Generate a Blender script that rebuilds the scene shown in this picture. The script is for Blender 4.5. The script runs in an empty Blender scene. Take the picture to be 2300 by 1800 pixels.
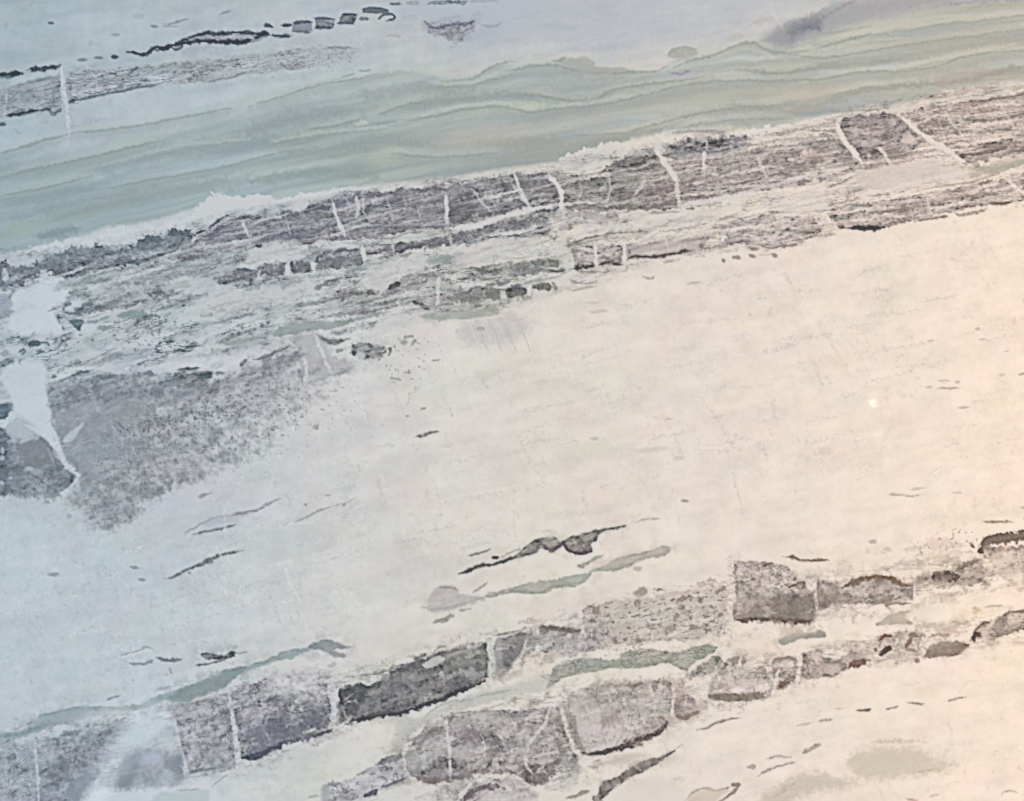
import bpy, math
import numpy as np

# ------------------------------------------------------------------ camera, light, exposure
S = 0.0005                       # one picture unit of the figure = half a millimetre of stone
scene = bpy.context.scene
cam_data = bpy.data.cameras.new("camera")
cam = bpy.data.objects.new("camera", cam_data)
scene.collection.objects.link(cam)
scene.camera = cam
CAM_H = 1.30
cam.location = (0.0, 0.0, CAM_H)
cam.rotation_euler = (0.0, 0.0, 0.0)
cam_data.sensor_fit = 'HORIZONTAL'
cam_data.sensor_width = 36.0
cam_data.lens = 36.0 * CAM_H / (2300 * S)
cam_data.clip_start = 0.01
cam_data.clip_end = 50.0

world = bpy.data.worlds.new("World")
scene.world = world
world.use_nodes = True
bg = world.node_tree.nodes["Background"]
bg.inputs[0].default_value = (0.395, 0.55, 0.665, 1)
bg.inputs[1].default_value = 1.0

scene.cycles.filter_width = 1.1
scene.view_settings.view_transform = 'Standard'
scene.view_settings.look = 'None'
scene.view_settings.exposure = 0.0
scene.view_settings.gamma = 1.0
scene.view_settings.use_curve_mapping = False
WHITE_ALBEDO = 0.835


def area(name, loc, target, size, power, col, shape='RECTANGLE', size_y=None):
    d = bpy.data.lights.new(name, 'AREA')
    d.shape = shape
    d.size = size
    if size_y:
        d.size_y = size_y
    d.energy = power
    d.color = col
    o = bpy.data.objects.new(name, d)
    scene.collection.objects.link(o)
    o.location = loc
    from mathutils import Vector
    v = Vector(target) - Vector(loc)
    o.rotation_euler = v.to_track_quat('-Z', 'Y').to_euler()
    return o


# the warm lamp at the right-hand near side, the cool window light from the left
area("warm_lamp", (2.1, -0.25, 1.6), (0.45, -0.05, 0.0), 0.6, 46.0, (1.0, 0.49, 0.13), 'RECTANGLE', 0.6)
area("window_light", (-1.9, -0.1, 1.2), (-0.4, 0.0, 0.0), 1.0, 3.0, (0.30, 0.72, 1.0), 'RECTANGLE', 1.0)

# three small ceiling bulbs and a narrow slit of window, seen mirrored in the polish
def mirrored(px, py, hgt):
    f = (CAM_H + hgt) / CAM_H
    return ((px - 1150.0) * S * f, -(py - 900.0) * S * f, hgt)


for _px, _py, _w in ((1960, 905, .016), (1968, 973, .004), (1990, 1035, .003)):
    _l = mirrored(_px, _py, 1.6)
    area("ceiling_bulb", _l, (_l[0], _l[1], 0.0), 0.014, _w, (1.0, 0.97, 0.80), 'ELLIPSE', 0.020)
_l = mirrored(262, 1710, 1.6)
_s = area("window_slit", _l, (_l[0], _l[1], 0.0), 0.075, 0.24, (0.82, 0.93, 1.0), 'RECTANGLE', 0.36)
_s.rotation_euler[2] = math.radians(-38)

# ---------------------------------------------------------------- stone figure
# The slab's mineral figure is worked out in "slab millimetre-halves": x 0..2300, y 0..1800
# (half a millimetre each, y running towards the near edge); values are mostly the mineral's own
# reflectance relative to the white quartz that most of the slab is made of.
STEP = 2.0
gx = np.arange(-60.0, 2360.1, STEP)
gy = np.arange(-60.0, 1860.1, STEP)
X, Y = np.meshgrid(gx, gy)
X = X.astype(np.float32); Y = Y.astype(np.float32)
NH, NW = X.shape


def hash2(i, j, seed):
    h = (i.astype(np.int64) * 374761393 + j.astype(np.int64) * 668265263 + seed * 974634777) & 0xffffffff
    h = ((h ^ (h >> 13)) * 1274126177) & 0xffffffff
    h = h ^ (h >> 16)
    return h


def gnoise(u, v, seed):
    """gradient noise, about -1..1"""
    i = np.floor(u); j = np.floor(v)
    fu = (u - i).astype(np.float32); fv = (v - j).astype(np.float32)
    su = fu * fu * fu * (fu * (fu * 6 - 15) + 10); sv = fv * fv * fv * (fv * (fv * 6 - 15) + 10)
    i = i.astype(np.int64); j = j.astype(np.int64)

    def g(a, b):
        ang = (hash2(i + a, j + b, seed) & 0xffff).astype(np.float32) * (2 * math.pi / 65536)
        return np.cos(ang) * (fu - a) + np.sin(ang) * (fv - b)
    n0 = g(0, 0) * (1 - su) + g(1, 0) * su
    n1 = g(0, 1) * (1 - su) + g(1, 1) * su
    return (n0 * (1 - sv) + n1 * sv) * 1.55


def sstep(a, b, x):
    t = np.clip((x - a) / (b - a), 0, 1)
    return t * t * (3 - 2 * t)


def strata(x, y):
    """height across the bedding: constant along the stone's flow lines"""
    f = 0.27 * x - 0.5 * (0.12 / 2300) * x * x
    k = 0.70 + 0.30 * np.clip(y / 520, 0, 1)
    return y + f * k


T = strata(X, Y)
T = T + 9 * gnoise(X / 210, Y / 90, 3) + 4 * gnoise(X / 60, Y / 30, 4)
ISO = {}


def iso(sc, seed):
    k = (sc, seed)
    if k not in ISO:
        ISO[k] = gnoise(X / sc, Y / sc, seed)
    return ISO[k]


def lam(sx, st, seed):
    k = (sx, st, seed)
    if k not in ISO:
        ISO[k] = gnoise(X / sx + 7.3, T / st, seed)
    return ISO[k]


# ragged displacement, two components, in units of 1
RX = 0.55 * iso(46, 11) + 0.6 * iso(19, 12) + 0.55 * iso(8, 13)
RY = 0.55 * iso(46, 14) + 0.6 * iso(19, 15) + 0.55 * iso(8, 16)
GRAIN = 0.55 * iso(9, 21) + 0.6 * iso(5.2, 22)
LAMF = 0.6 * lam(80, 12, 31) + 0.6 * lam(38, 7.5, 32) + 0.32 * lam(17, 5.5, 33)
FLECK = 0.9 * lam(17, 6.0, 41) + 0.35 * iso(6, 42)
BLOT = 0.7 * iso(26, 51) + 0.5 * iso(12, 52)
BIG = lam(300, 60, 61)
HUE = lam(160, 34, 62)
FINE = .6 * iso(5.5, 23) + .55 * iso(9.5, 24)


def ridge(n, w):
    return np.clip(1 - np.abs(n) / w, 0, 1)


WOB = .35 * iso(10, 25)
RID = ridge(lam(62, 11, 34) + WOB * .5, .16) * sstep(-.25, .3, lam(120, 22, 35)) + .8 * ridge(lam(30, 7, 36) + WOB * .5, .17) * sstep(-.1, .35, lam(80, 16, 37)) + .8 * ridge(lam(130, 15, 53) + WOB * .4, .11) * sstep(-.4, .2, lam(100, 22, 54))
RID = np.clip(RID, 0, 1)
RIDL = np.clip(.9 * ridge(lam(140, 17, 55) + WOB * .4, .10) * sstep(-.4, .2, lam(120, 26, 56)) + ridge(lam(70, 13, 26) + WOB * .5, .13) * sstep(-.3, .2, lam(100, 24, 27)) + ridge(.7 * iso(34, 28) + .4 * iso(14, 29), .07) * sstep(0, .4, iso(70, 30)), 0, 1)
RIDI = ridge(.7 * iso(24, 38) + .4 * iso(11, 39), .13) * sstep(-.1, .4, iso(60, 40))
LPN = .75 * lam(66, 24, 43) + .50 * lam(27, 11, 48) + .35 * iso(11, 44)
DPN = .70 * lam(54, 22, 45) + .50 * iso(20, 47) + .40 * iso(9, 46)
MID = .8 * lam(110, 30, 49) + .6 * iso(38, 50)

C = np.ones((NH, NW, 3), np.float32)

MAUVE = (.53, .485, .52)
GREY = (.50, .50, .52)
OLIVE = (.47, .47, .42)
GREEN = (.42, .53, .49)
BLUEG = (.36, .41, .47)
DARK = (.10, .115, .145)
BROWN = (.16, .12, .10)
WHITE = (1.06, 1.06, 1.05)


def sl(x0, x1, y0, y1):
    a = max(0, int((x0 - gx[0]) / STEP)); b = min(NW, int((x1 - gx[0]) / STEP) + 2)
    c = max(0, int((y0 - gy[0]) / STEP)); d = min(NH, int((y1 - gy[0]) / STEP) + 2)
    return slice(c, d), slice(a, b)


def smooth(pts, closed=False, n=4):
    p = [tuple(map(float, q)) for q in pts]
    if len(p) < 3:
        return p
    out = []
    m = len(p)
    rng = range(m) if closed else range(m - 1)
    for i in rng:
        if closed:
            a, b, c, d = p[i - 1], p[i], p[(i + 1) % m], p[(i + 2) % m]
        else:
            a, b, c, d = p[max(i - 1, 0)], p[i], p[i + 1], p[min(i + 2, m - 1)]
        for k in range(n):
            t = k / n
            out.append(tuple(0.5 * ((2 * b[q]) + (c[q] - a[q]) * t + (2 * a[q] - 5 * b[q] + 4 * c[q] - d[q]) * t * t
                                    + (3 * b[q] - a[q] - 3 * c[q] + d[q]) * t ** 3) for q in (0, 1)))
    if not closed:
        out.append(p[-1])
    return out


def polysd(x, y, pts):
    """signed distance, negative inside"""
    d2 = np.full(x.shape, 1e12, np.float32)
    ins = np.zeros(x.shape, bool)
    m = len(pts)
    for i in range(m):
        ax, ay = pts[i]; bx, by = pts[(i + 1) % m]
        ex, ey = bx - ax, by - ay
        L = ex * ex + ey * ey + 1e-9
        t = np.clip(((x - ax) * ex + (y - ay) * ey) / L, 0, 1)
        q = (x - ax - t * ex) ** 2 + (y - ay - t * ey) ** 2
        d2 = np.minimum(d2, q)
        if ay != by:
            c = ((ay > y) != (by > y)) & (x < (bx - ax) * (y - ay) / (by - ay) + ax)
            ins ^= c
    d = np.sqrt(d2)
    return np.where(ins, -d, d)


def put(s, m, col):
    c = np.asarray(col, np.float32)
    C[s] = C[s] * (1 - m[..., None]) + c * m[..., None]


def mul(s, m, col):
    c = np.asarray(col, np.float32)
    C[s] = C[s] * (1 - m[..., None] * (1 - c))


def rock(s, col, amp=.45, lamw=1.0, grainw=.6, blotw=.4, fleck=.0, light=.25, hue=0.5, thread=.75, dk=None, ds=.30):
    """mottled, bedded mineral filling for the slice s"""
    base = np.asarray(col, np.float32)
    base = base * (1 - ds) + base.mean() * ds
    v = .62 * lamw * LAMF[s] + .30 * grainw * GRAIN[s] + 1.35 * blotw * BLOT[s] + 1.15 * MID[s]
    t = base * np.exp(amp * 1.0 * v)[..., None]
    h = np.clip(HUE[s] * 1.6 * hue, -1, 1)[..., None]
    t = t * (1 + h * np.array([-.05, .03, .0], np.float32))
    dk = min(1, amp * 1.7) if dk is None else dk
    if dk and amp > .15:
        m = sstep(.28, .72, DPN[s]) * dk
        t = t * (1 - .58 * m[..., None])
    if light:
        m = sstep(.12, .62, LPN[s]) * min(1, light * 1.9)
        t = t * (1 - .85 * m[..., None]) + .82 * m[..., None]
        m = sstep(.55, .95, -DPN[s]) * min(1, light * 1.6)
        t = t * (1 - m[..., None]) + .98 * m[..., None]
    if thread and amp > .15:
        m = np.clip(RID[s] * min(1, lamw) + RIDI[s] * max(0, .9 - .5 * lamw), 0, 1) * thread
        t = t * (1 - .66 * m[..., None])
        m = RIDL[s] * min(1, light * 1.6) * thread
        t = t * (1 - .75 * m[..., None]) + .90 * .75 * m[..., None]
    if fleck:
        m = sstep(.25, .6, FLECK[s]) * fleck
        t = t * (1 - .80 * m[..., None])
    return t


def fill(pts, col, soft=3.2, rag=6, op=1.0, tex=None, closed_smooth=True, fade=None, edge=0, edgew=7, breakup=.15, halo=.2, aura=1.2):
    p = smooth(pts, True, 3) if closed_smooth else [tuple(map(float, q)) for q in pts]
    xs = [q[0] for q in p]; ys = [q[1] for q in p]
    g = soft * 2 + rag * 1.6 + (50 if tex is not None and halo else 4)
    s = sl(min(xs) - g, max(xs) + g, min(ys) - g, max(ys) + g)
    x = X[s] + rag * RX[s]; y = Y[s] + rag * RY[s]
    d = polysd(x, y, p)
    if tex is not None:
        d = d + min(rag, 8) * (.60 * FINE[s] + .95 * BLOT[s] + .40 * LAMF[s])
    m = 1 - sstep(-soft, soft, d)
    if fade is not None:       # ((x,y) full, (x,y) nothing)
        (ax, ay), (bx, by) = fade
        t = ((X[s] - ax) * (bx - ax) + (Y[s] - ay) * (by - ay)) / ((bx - ax) ** 2 + (by - ay) ** 2)
        m = m * (1 - sstep(0, 1, t + .35 * BLOT[s]))
    if breakup:
        m = m * (1 - breakup * sstep(-.1, .45, -LAMF[s] * .6 + BLOT[s] * .7))
    m = m * op
    if tex is not None and halo:
        am = np.exp(-np.maximum(d, 0) / 13.0) * sstep(-.15, .55, .6 * MID[s] + .6 * BLOT[s] + .35 * FINE[s]) * .55 * aura
        bc = np.asarray(col, np.float32)
        C[s] = C[s] * (1 - am[..., None] * (1 - np.clip(bc * .5 + .38, 0, 1)))
        hm = (1 - sstep(2, 13, d)) * sstep(-2, 2, d) * halo * np.clip(.55 + LPN[s], 0, 1)
        C[s] = C[s] * (1 - hm[..., None]) + 1.0 * hm[..., None]
    t = rock(s, col, **tex) if tex is not None else np.asarray(col, np.float32) * np.ones(x.shape + (1,), np.float32)
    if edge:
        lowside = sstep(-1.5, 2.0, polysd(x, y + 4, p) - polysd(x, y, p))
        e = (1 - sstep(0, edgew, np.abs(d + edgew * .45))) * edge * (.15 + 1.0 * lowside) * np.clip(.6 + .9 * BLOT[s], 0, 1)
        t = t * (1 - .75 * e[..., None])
    C[s] = C[s] * (1 - m[..., None]) + t * m[..., None]


def line(pts, w, col=DARK, op=.9, rag=3, soft=None, taper=True, brk=.0, mode='put', sm=True, tx=.25):
    p = smooth(pts, False, 4) if sm else [tuple(map(float, q)) for q in pts]
    xs = [q[0] for q in p]; ys = [q[1] for q in p]
    g = w * 1.5 + rag * 1.6 + 8
    s = sl(min(xs) - g, max(xs) + g, min(ys) - g, max(ys) + g)
    x = X[s] + rag * RX[s]; y = Y[s] + rag * RY[s]
    seg = [math.hypot(p[i + 1][0] - p[i][0], p[i + 1][1] - p[i][1]) for i in range(len(p) - 1)]
    tot = sum(seg) + 1e-6
    best = np.full(x.shape, 1e9, np.float32)
    acc = 0
    for i in range(len(p) - 1):
        ax, ay = p[i]; bx, by = p[i + 1]
        ex, ey = bx - ax, by - ay
        L = ex * ex + ey * ey + 1e-9
        t = np.clip(((x - ax) * ex + (y - ay) * ey) / L, 0, 1)
        q = np.sqrt((x - ax - t * ex) ** 2 + (y - ay - t * ey) ** 2)
        a = (acc + t * seg[i]) / tot
        acc += seg[i]
        hw = w * .5
        if taper:
            hw = hw * np.clip(np.minimum(a, 1 - a) * 7, .25, 1)
        best = np.minimum(best, q - hw)
    so = soft if soft is not None else (2.9 if 60 < min(ys) and len(pts) > 1 else 2.2)
    # width wobble
    best = best - .34 * w * BLOT[s] - .18 * w * FINE[s]
    m = 1 - sstep(-so, so, best)
    if brk:
        m = m * (1 - brk * sstep(-.05, .4, BLOT[s] + .5 * GRAIN[s]))
    m = m * op
    c = np.asarray(col, np.float32) * np.exp(tx * (GRAIN[s] + LAMF[s] * .5))[..., None]
    if mode == 'mul':
        C[s] = C[s] * (1 - m[..., None] * (1 - c))
    else:
        C[s] = C[s] * (1 - m[..., None]) + c * m[..., None]


def blob(cx, cy, rx, ry, col, op=.8, ang=-12, rag=4, soft=.35, mode='put'):
    g = max(rx, ry) * 1.5 + rag * 2 + 4
    s = sl(cx - g, cx + g, cy - g, cy + g)
    a = math.radians(ang)
    dx = X[s] + rag * RX[s] - cx; dy = Y[s] + rag * RY[s] - cy
    u = (dx * math.cos(a) + dy * math.sin(a)) / rx
    v = (-dx * math.sin(a) + dy * math.cos(a)) / ry
    r = np.sqrt(u * u + v * v)
    m = (1 - sstep(1 - soft, 1 + soft, r)) * op
    (mul if mode == 'mul' else put)(s, m, col)


def flecks(pts, dens, dark=.75, soft=30, seedn=None, size=1, col=DARK):
    """scattered dark grains inside an outline"""
    p = smooth(pts, True, 3)
    xs = [q[0] for q in p]; ys = [q[1] for q in p]
    s = sl(min(xs) - soft * 2, max(xs) + soft * 2, min(ys) - soft * 2, max(ys) + soft * 2)
    d = polysd(X[s], Y[s], p)
    m = 1 - sstep(-soft, soft, d + 18 * BLOT[s])
    n = .8 * iso(7.5 * size, 71)[s] + .45 * iso(13 * size, 72)[s] if seedn is None else seedn[s]
    th = .60 - dens * 1.1
    k = sstep(th, th + .22, n) * m * dark
    put(s, k, col)


# ---- base quartz: faint clouding, faint oblique scratches, warm/cool tints
full = (slice(None), slice(None))
lum = 1 + .035 * BIG + .045 * iso(120, 81) + .042 * iso(42, 82) + .024 * iso(17, 83) + .026 * lam(75, 20, 84) + .010 * GRAIN
dend = ridge(.7 * iso(46, 201) + .4 * iso(19, 202) + .25 * iso(8, 203), .16) * sstep(-.05, .6, iso(140, 204) + .35 * iso(50, 205))
lum = lum - dend * (.025 + .055 * (1 - sstep(500, 1300, X)) * sstep(900, 1100, Y))
lum = lum + .03 * ridge(.7 * iso(40, 206) + .5 * iso(16, 207), .14) * sstep(0, .6, iso(120, 208))
lum = lum - .09 * sstep(.45, .9, iso(22, 88) + .4 * iso(9, 89)) * sstep(-.1, .5, iso(150, 90))
C *= lum[..., None]
tint = .7 * iso(95, 85) + .5 * iso(40, 86)
C *= (1 + tint[..., None] * np.array([.022, .0, -.022], np.float32))
C *= (1 + (iso(130, 87) * .9)[..., None] * np.array([.022, -.018, .012], np.float32))
# cool-to-cream tint: part of the warm light's falloff painted into the quartz
warm_light = sstep(480, 1180, X + .25 * (Y - 900) + 60 * BIG)[..., None]
C *= np.array([.97, .985, 1.0], np.float32) * (1 - warm_light) + np.array([1.10, 1.06, .985], np.float32) * warm_light
# oblique hair streaks (two families) on the open quartz
u1 = X * math.cos(math.radians(62)) + Y * math.sin(math.radians(62))
v1 = -X * math.sin(math.radians(62)) + Y * math.cos(math.radians(62))
h1 = gnoise(u1 / 55, v1 / 6.5, 91) * sstep(-.1, .5, iso(170, 92))
u2 = X * math.cos(math.radians(-38)) + Y * math.sin(math.radians(-38))
v2 = -X * math.sin(math.radians(-38)) + Y * math.cos(math.radians(-38))
h2 = gnoise(u2 / 60, v2 / 7, 93) * sstep(-.1, .5, iso(190, 94))
hs = np.exp(-((X - 1950) / 330) ** 2 - ((Y - 830) / 130) ** 2) + .7 * np.exp(-((X - 1130) / 130) ** 2 - ((Y - 740) / 60) ** 2) + .5 * np.exp(-((X - 330) / 260) ** 2 - ((Y - 1450) / 130) ** 2)
C *= (1 + (.010 + .040 * hs) * h1 + .008 * h2)[..., None]
# upper left ground is a slightly greyer, smoother quartz
m = 1 - sstep(-80, 260, strata(X, Y) - 420)
mul(full, m * .9, (.83, .875, .885))
mul(full, (1 - sstep(0, 420, X + .6 * Y + 60 * BIG)) * .8, (.86, .91, .90))
mul(full, m * .22 * sstep(-.3, .6, lam(150, 26, 95)), (.72, .84, .86))
# lower left bluish mottling
m = (1 - sstep(250, 1000, X)) * sstep(1080, 1180, Y)
mul(full, m * (.6 + .5 * BLOT), (.91, .955, .965))
veil = np.exp(-((X - 560) / 330) ** 2 - ((Y - 1130 + .35 * (X - 560)) / 120) ** 2) + .8 * np.exp(-((X - 950) / 170) ** 2 - ((Y - 1300) / 130) ** 2) + .7 * np.exp(-((X - 1330) / 260) ** 2 - ((Y - 1030) / 110) ** 2)
mul(full, np.clip(veil * (.6 + .6 * MID), 0, 1) * .7, (.90, .90, .925))
mul(full, sstep(.1, .8, lam(170, 40, 97) + .5 * iso(60, 98)) * .55, (.93, .93, .93))
flecks([(0, 1120), (380, 1150), (620, 1250), (500, 1450), (100, 1600), (0, 1600)], .06, .16, 60, size=2.0, col=(.5, .55, .58))
flecks([(100, 1380), (300, 1300), (560, 1320), (640, 1400), (300, 1520)], .06, .16, 60, size=2.4, col=(.5, .55, .55))
flecks([(1150, 900), (1600, 930), (1650, 1150), (1450, 1210), (1150, 1200)], .05, .10, 80, size=1.5, col=(.6, .5, .48))
flecks([(1780, 750), (2050, 740), (2100, 860), (1850, 900)], .08, .10, 50, size=1.6, col=(.6, .5, .45))
# the upper right corner: smooth lavender
fill([(960, -60), (1880, -60), (1780, 30), (1640, 100), (1500, 110), (1350, 140), (1230, 110), (1050, 130), (950, 60)],
     (.73, .795, .89), soft=60, rag=20, op=.9)
mul(full, ((1 - sstep(100, 180, Y + .0 * X)) * (X > 900)) * sstep(.1, .7, lam(90, 26, 96)) * .12, (.6, .66, .72))

# ---- top vein
line([(-40, 170), (0, 167), (48, 166)], 12, DARK, .95, 3)
line([(62, 156), (100, 153), (134, 149)], 11, DARK, .85, 4)
line([(-10, 175), (30, 172)], 8, (.25, .3, .33), .6)
for c_ in [(115, 52, 8, 4, .7), (185, 135, 11, 4, .55), (221, 131, 10, 4, .6), (258, 128, 9, 5, .9), (345, 60, 8, 4, .5),
           (260, 78, 10, 4, .3), (312, 36, 14, 8, .12)]:
    blob(c_[0], c_[1], c_[2], c_[3], (.2, .24, .28), c_[4], 0, 2)
line([(286, 118), (318, 122), (335, 117), (352, 106), (372, 110), (390, 101)], 10, DARK, .9, 4)
fill([(395, 98), (430, 82), (470, 72), (540, 74), (600, 76), (590, 88), (560, 95), (500, 93), (440, 95), (410, 103)], (.50, .54, .60), rag=3, tex=dict(amp=.3, light=.3))
line([(352, 114), (392, 102), (420, 96), (455, 92), (500, 94), (548, 95), (582, 85)], 10, DARK, .95, 3)
line([(392, 97), (430, 84), (462, 75), (500, 76), (548, 73), (604, 79)], 8, DARK, .9, 3, brk=.15)
line([(385, 104), (400, 98), (410, 104), (395, 112), (384, 106)], 5, DARK, .8, 1)
line([(572, 88), (590, 76), (606, 80)], 11, DARK, .85, 3)
line([(592, 58), (618, 61)], 8, DARK, .75, 3); line([(632, 58), (656, 57)], 8, DARK, .85, 2)
line([(606, 82), (655, 81)], 6, DARK, .8, 3)
fill([(656, 53), (700, 49), (702, 70), (655, 72)], (.42, .44, .49), rag=2, soft=2, closed_smooth=False, halo=0)
line([(656, 53), (680, 49), (702, 50)], 7, (.17, .20, .25), .9, 2); line([(655, 71), (697, 73)], 6, (.17, .20, .25), .75, 2)
fill([(708, 40), (752, 42), (748, 64), (710, 66)], (.50, .53, .60), rag=2, soft=2, tex=dict(amp=.3, light=.2), closed_smooth=False, halo=0)
line([(705, 41), (750, 42)], 5, (.2, .22, .27), .8, 2); line([(708, 64), (746, 61)], 7, (.17, .20, .25), .8, 2)
fill([(772, 30), (803, 31), (794, 54), (757, 54)], (.30, .33, .38), rag=2, soft=2, tex=dict(amp=.3, light=.1), closed_smooth=False, halo=0)
line([(768, 33), (802, 34)], 6, (.17, .20, .25), .9, 1); line([(757, 53), (792, 53)], 5, (.17, .20, .25), .7, 1)
fill([(815, 19), (850, 17), (874, 24), (860, 29), (815, 28)], (.28, .32, .36), rag=1.5, soft=2, closed_smooth=False, halo=0)
line([(813, 22), (830, 18), (855, 19), (872, 25), (855, 29), (816, 28)], 4, (.17, .20, .25), .8, 1)
line([(806, 43), (830, 42)], 8, (.28, .32, .36), .8, 2)
line([(850, 44), (862, 33), (880, 32), (886, 42), (868, 47)], 6, (.14, .18, .2), .8, 2)
line([(876, 8), (902, 9)], 6, (.25, .3, .34), .8, 2); line([(912, 8), (942, 7)], 8, (.5, .55, .58), .6, 3)
line([(962, 10), (985, 6), (1010, 4), (1040, 7), (1050, 2)], 8, (.22, .28, .32), .8, 4, brk=.3)
line([(1050, 3), (1120, 2)], 5, (.5, .55, .62), .5, 3)
fill([(950, 50), (1000, 50), (1065, 44), (1060, 75), (1030, 88), (965, 78)], (.50, .52, .62), rag=7, soft=9, op=.8, tex=dict(amp=.4, light=.2))
line([(955, 50), (968, 62), (992, 62), (1012, 56), (1040, 55), (1068, 46)], 9, (.20, .22, .30), .75, 5, brk=.35)
line([(1080, 57), (1108, 60), (1125, 52)], 6, (.5, .5, .6), .6, 3)
line([(1000, 86), (1030, 90)], 5, (.5, .52, .6), .55, 3); line([(1010, 108), (1035, 103)], 5, (.62, .62, .7), .5, 3)
line([(870, 80), (900, 80)], 7, (.6, .64, .7), .5, 3)
line([(368, 56), (392, 52), (424, 43)], 5, (.3, .36, .38), .55, 3); line([(365, 60), (400, 59)], 4, (.3, .36, .38), .45, 2)
line([(494, 33), (518, 23)], 4, (.35, .4, .44), .6, 2)

# ---- second grey band, upper left
fill([(-50, 205), (20, 196), (70, 180), (136, 166), (138, 250), (60, 258), (-50, 270)], (.62, .64, .68), rag=3, soft=3,
     tex=dict(amp=.16, light=.08, grainw=1, fleck=.08), closed_smooth=False)
line([(16, 260), (50, 255), (85, 248)], 8, (.09, .12, .15), .9, 3)
line([(90, 250), (112, 247), (118, 254), (138, 246)], 9, (.16, .19, .22), .8, 4, brk=.3)
line([(78, 182), (110, 177), (130, 171)], 4, (.35, .38, .42), .7, 3)
line([(124, 190), (120, 215), (122, 245)], 6, (.42, .44, .5), .6, 2)
fill([(156, 160), (230, 157), (330, 148), (460, 135), (590, 120), (700, 107), (810, 108), (780, 132), (700, 150), (560, 166), (455, 184),
      (350, 190), (260, 209), (200, 221), (157, 230)], (.68, .70, .745), rag=4, soft=6, fade=((330, 0), (1150, 0)),
     tex=dict(amp=.22, light=.15, grainw=1.1, fleck=.35))
line([(157, 229), (170, 226), (240, 211), (275, 206), (300, 198), (356, 190)], 5, (.24, .27, .3), .85, 2)
blob(162, 228, 8, 5, DARK, .6)
line([(458, 187), (500, 178), (535, 167), (552, 162)], 4, (.35, .38, .42), .75, 3)
line([(552, 166), (600, 162), (690, 152)], 4, (.5, .53, .58), .5, 4, brk=.3)
line([(700, 190), (765, 175)], 3, (.5, .54, .58), .5, 3)
line([(766, 173), (780, 171), (797, 166)], 4, (.32, .36, .4), .75, 2)
line([(806, 158), (832, 160)], 4, (.35, .4, .42), .7, 2)
line([(385, 152), (440, 148)], 4, (.5, .54, .57), .5, 4); line([(360, 163), (376, 160)], 8, (.35, .4, .45), .5, 4)
flecks([(560, 128), (640, 112), (770, 100), (800, 120), (760, 148), (600, 165)], .20, .50, 32, size=1, col=(.3, .33, .37))
line([(732, 112), (752, 106), (790, 108)], 5, (.28, .32, .36), .7, 3)
blob(5, 279, 8, 5, (.2, .22, .28), .8)
line([(138, 150), (141, 190), (147, 225), (153, 252), (152, 330)], 8, (.98, .97, 1.0), .85, 2)
line([(15, 205), (10, 262)], 5, (.88, .88, .92), .6, 3)
line([(152, 289), (200, 275), (248, 272)], 7, (.70, .74, .82), .6, 3, soft=4)

# ---- green flow band
GB = [(-60, 345), (60, 322), (150, 312), (300, 280), (480, 250), (680, 195), (800, 172), (900, 158), (1000, 172), (1060, 170), (1110, 145), (1160, 148),
      (1200, 140), (1250, 132), (1300, 134), (1340, 150), (1410, 158), (1480, 155), (1520, 132), (1600, 122), (1680, 95), (1730, 80), (1790, 45),
      (1860, 10), (1930, -60), (2370, -60), (2370, 170), (2290, 186), (2200, 205), (2080, 226), (2000, 240), (1890, 256), (1800, 275), (1720, 293), (1640, 286), (1560, 290),
      (1480, 300), (1400, 318), (1320, 342), (1260, 364), (1180, 377), (1100, 386), (1000, 401), (900, 411), (800, 421), (720, 431), (640, 447),
      (560, 455), (440, 470), (330, 500), (240, 512), (180, 532), (100, 550), (-60, 566)]
n1 = .9 * lam(380, 26, 101) + .4 * lam(210, 12, 102) + .12 * lam(100, 6, 103)
p = smooth(GB, True, 3)
d = polysd(X + 3 * RX, Y + 3 * RY, p)
m = 1 - sstep(-9, 5, d)
g0 = np.array([.615, .685, .665], np.float32)
gc = g0 * np.exp(.17 * n1 + .16 * lam(520, 44, 106) + .03 * lam(60, 5, 107))[..., None]
hv = lam(260, 26, 104)
gc = gc * (1 + np.clip(hv, -1, 1)[..., None] * np.array([.03, .005, -.045], np.float32))
hb = lam(420, 45, 105)
gc = gc * (1 + np.clip(hb, -1, 1)[..., None] * np.array([-.035, -.01, .05], np.float32))
left = (1 - sstep(300, 1400, X))[..., None]
gc = gc * (1 - left * np.array([.05, .0, -.01], np.float32))
top = sstep(.0, 1., d * -1 / 60)[..., None]      # the upper left margin melts into the quartz
ml = m * (1 - (1 - sstep(0, 70, -d)) * (1 - sstep(600, 1000, X)) * (Y < 420 - .2 * X) * .85)
C = C * (1 - ml[..., None]) + gc * ml[..., None]

FL = (.45, .52, .48)


def flow(pts, w, c=FL, op=.72, soft=3.4):
    line([(a_, b_ + 9) for a_, b_ in pts], 22, (.52, .58, .56), .38, 3, soft=11, tx=.03)
    line([(a_, b_ - 8) for a_, b_ in pts], 14, (.82, .87, .80), .36, 3, soft=9, tx=.03)
    line(pts, w, c, op, 2.5, soft=soft, brk=.12, tx=.1)


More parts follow.
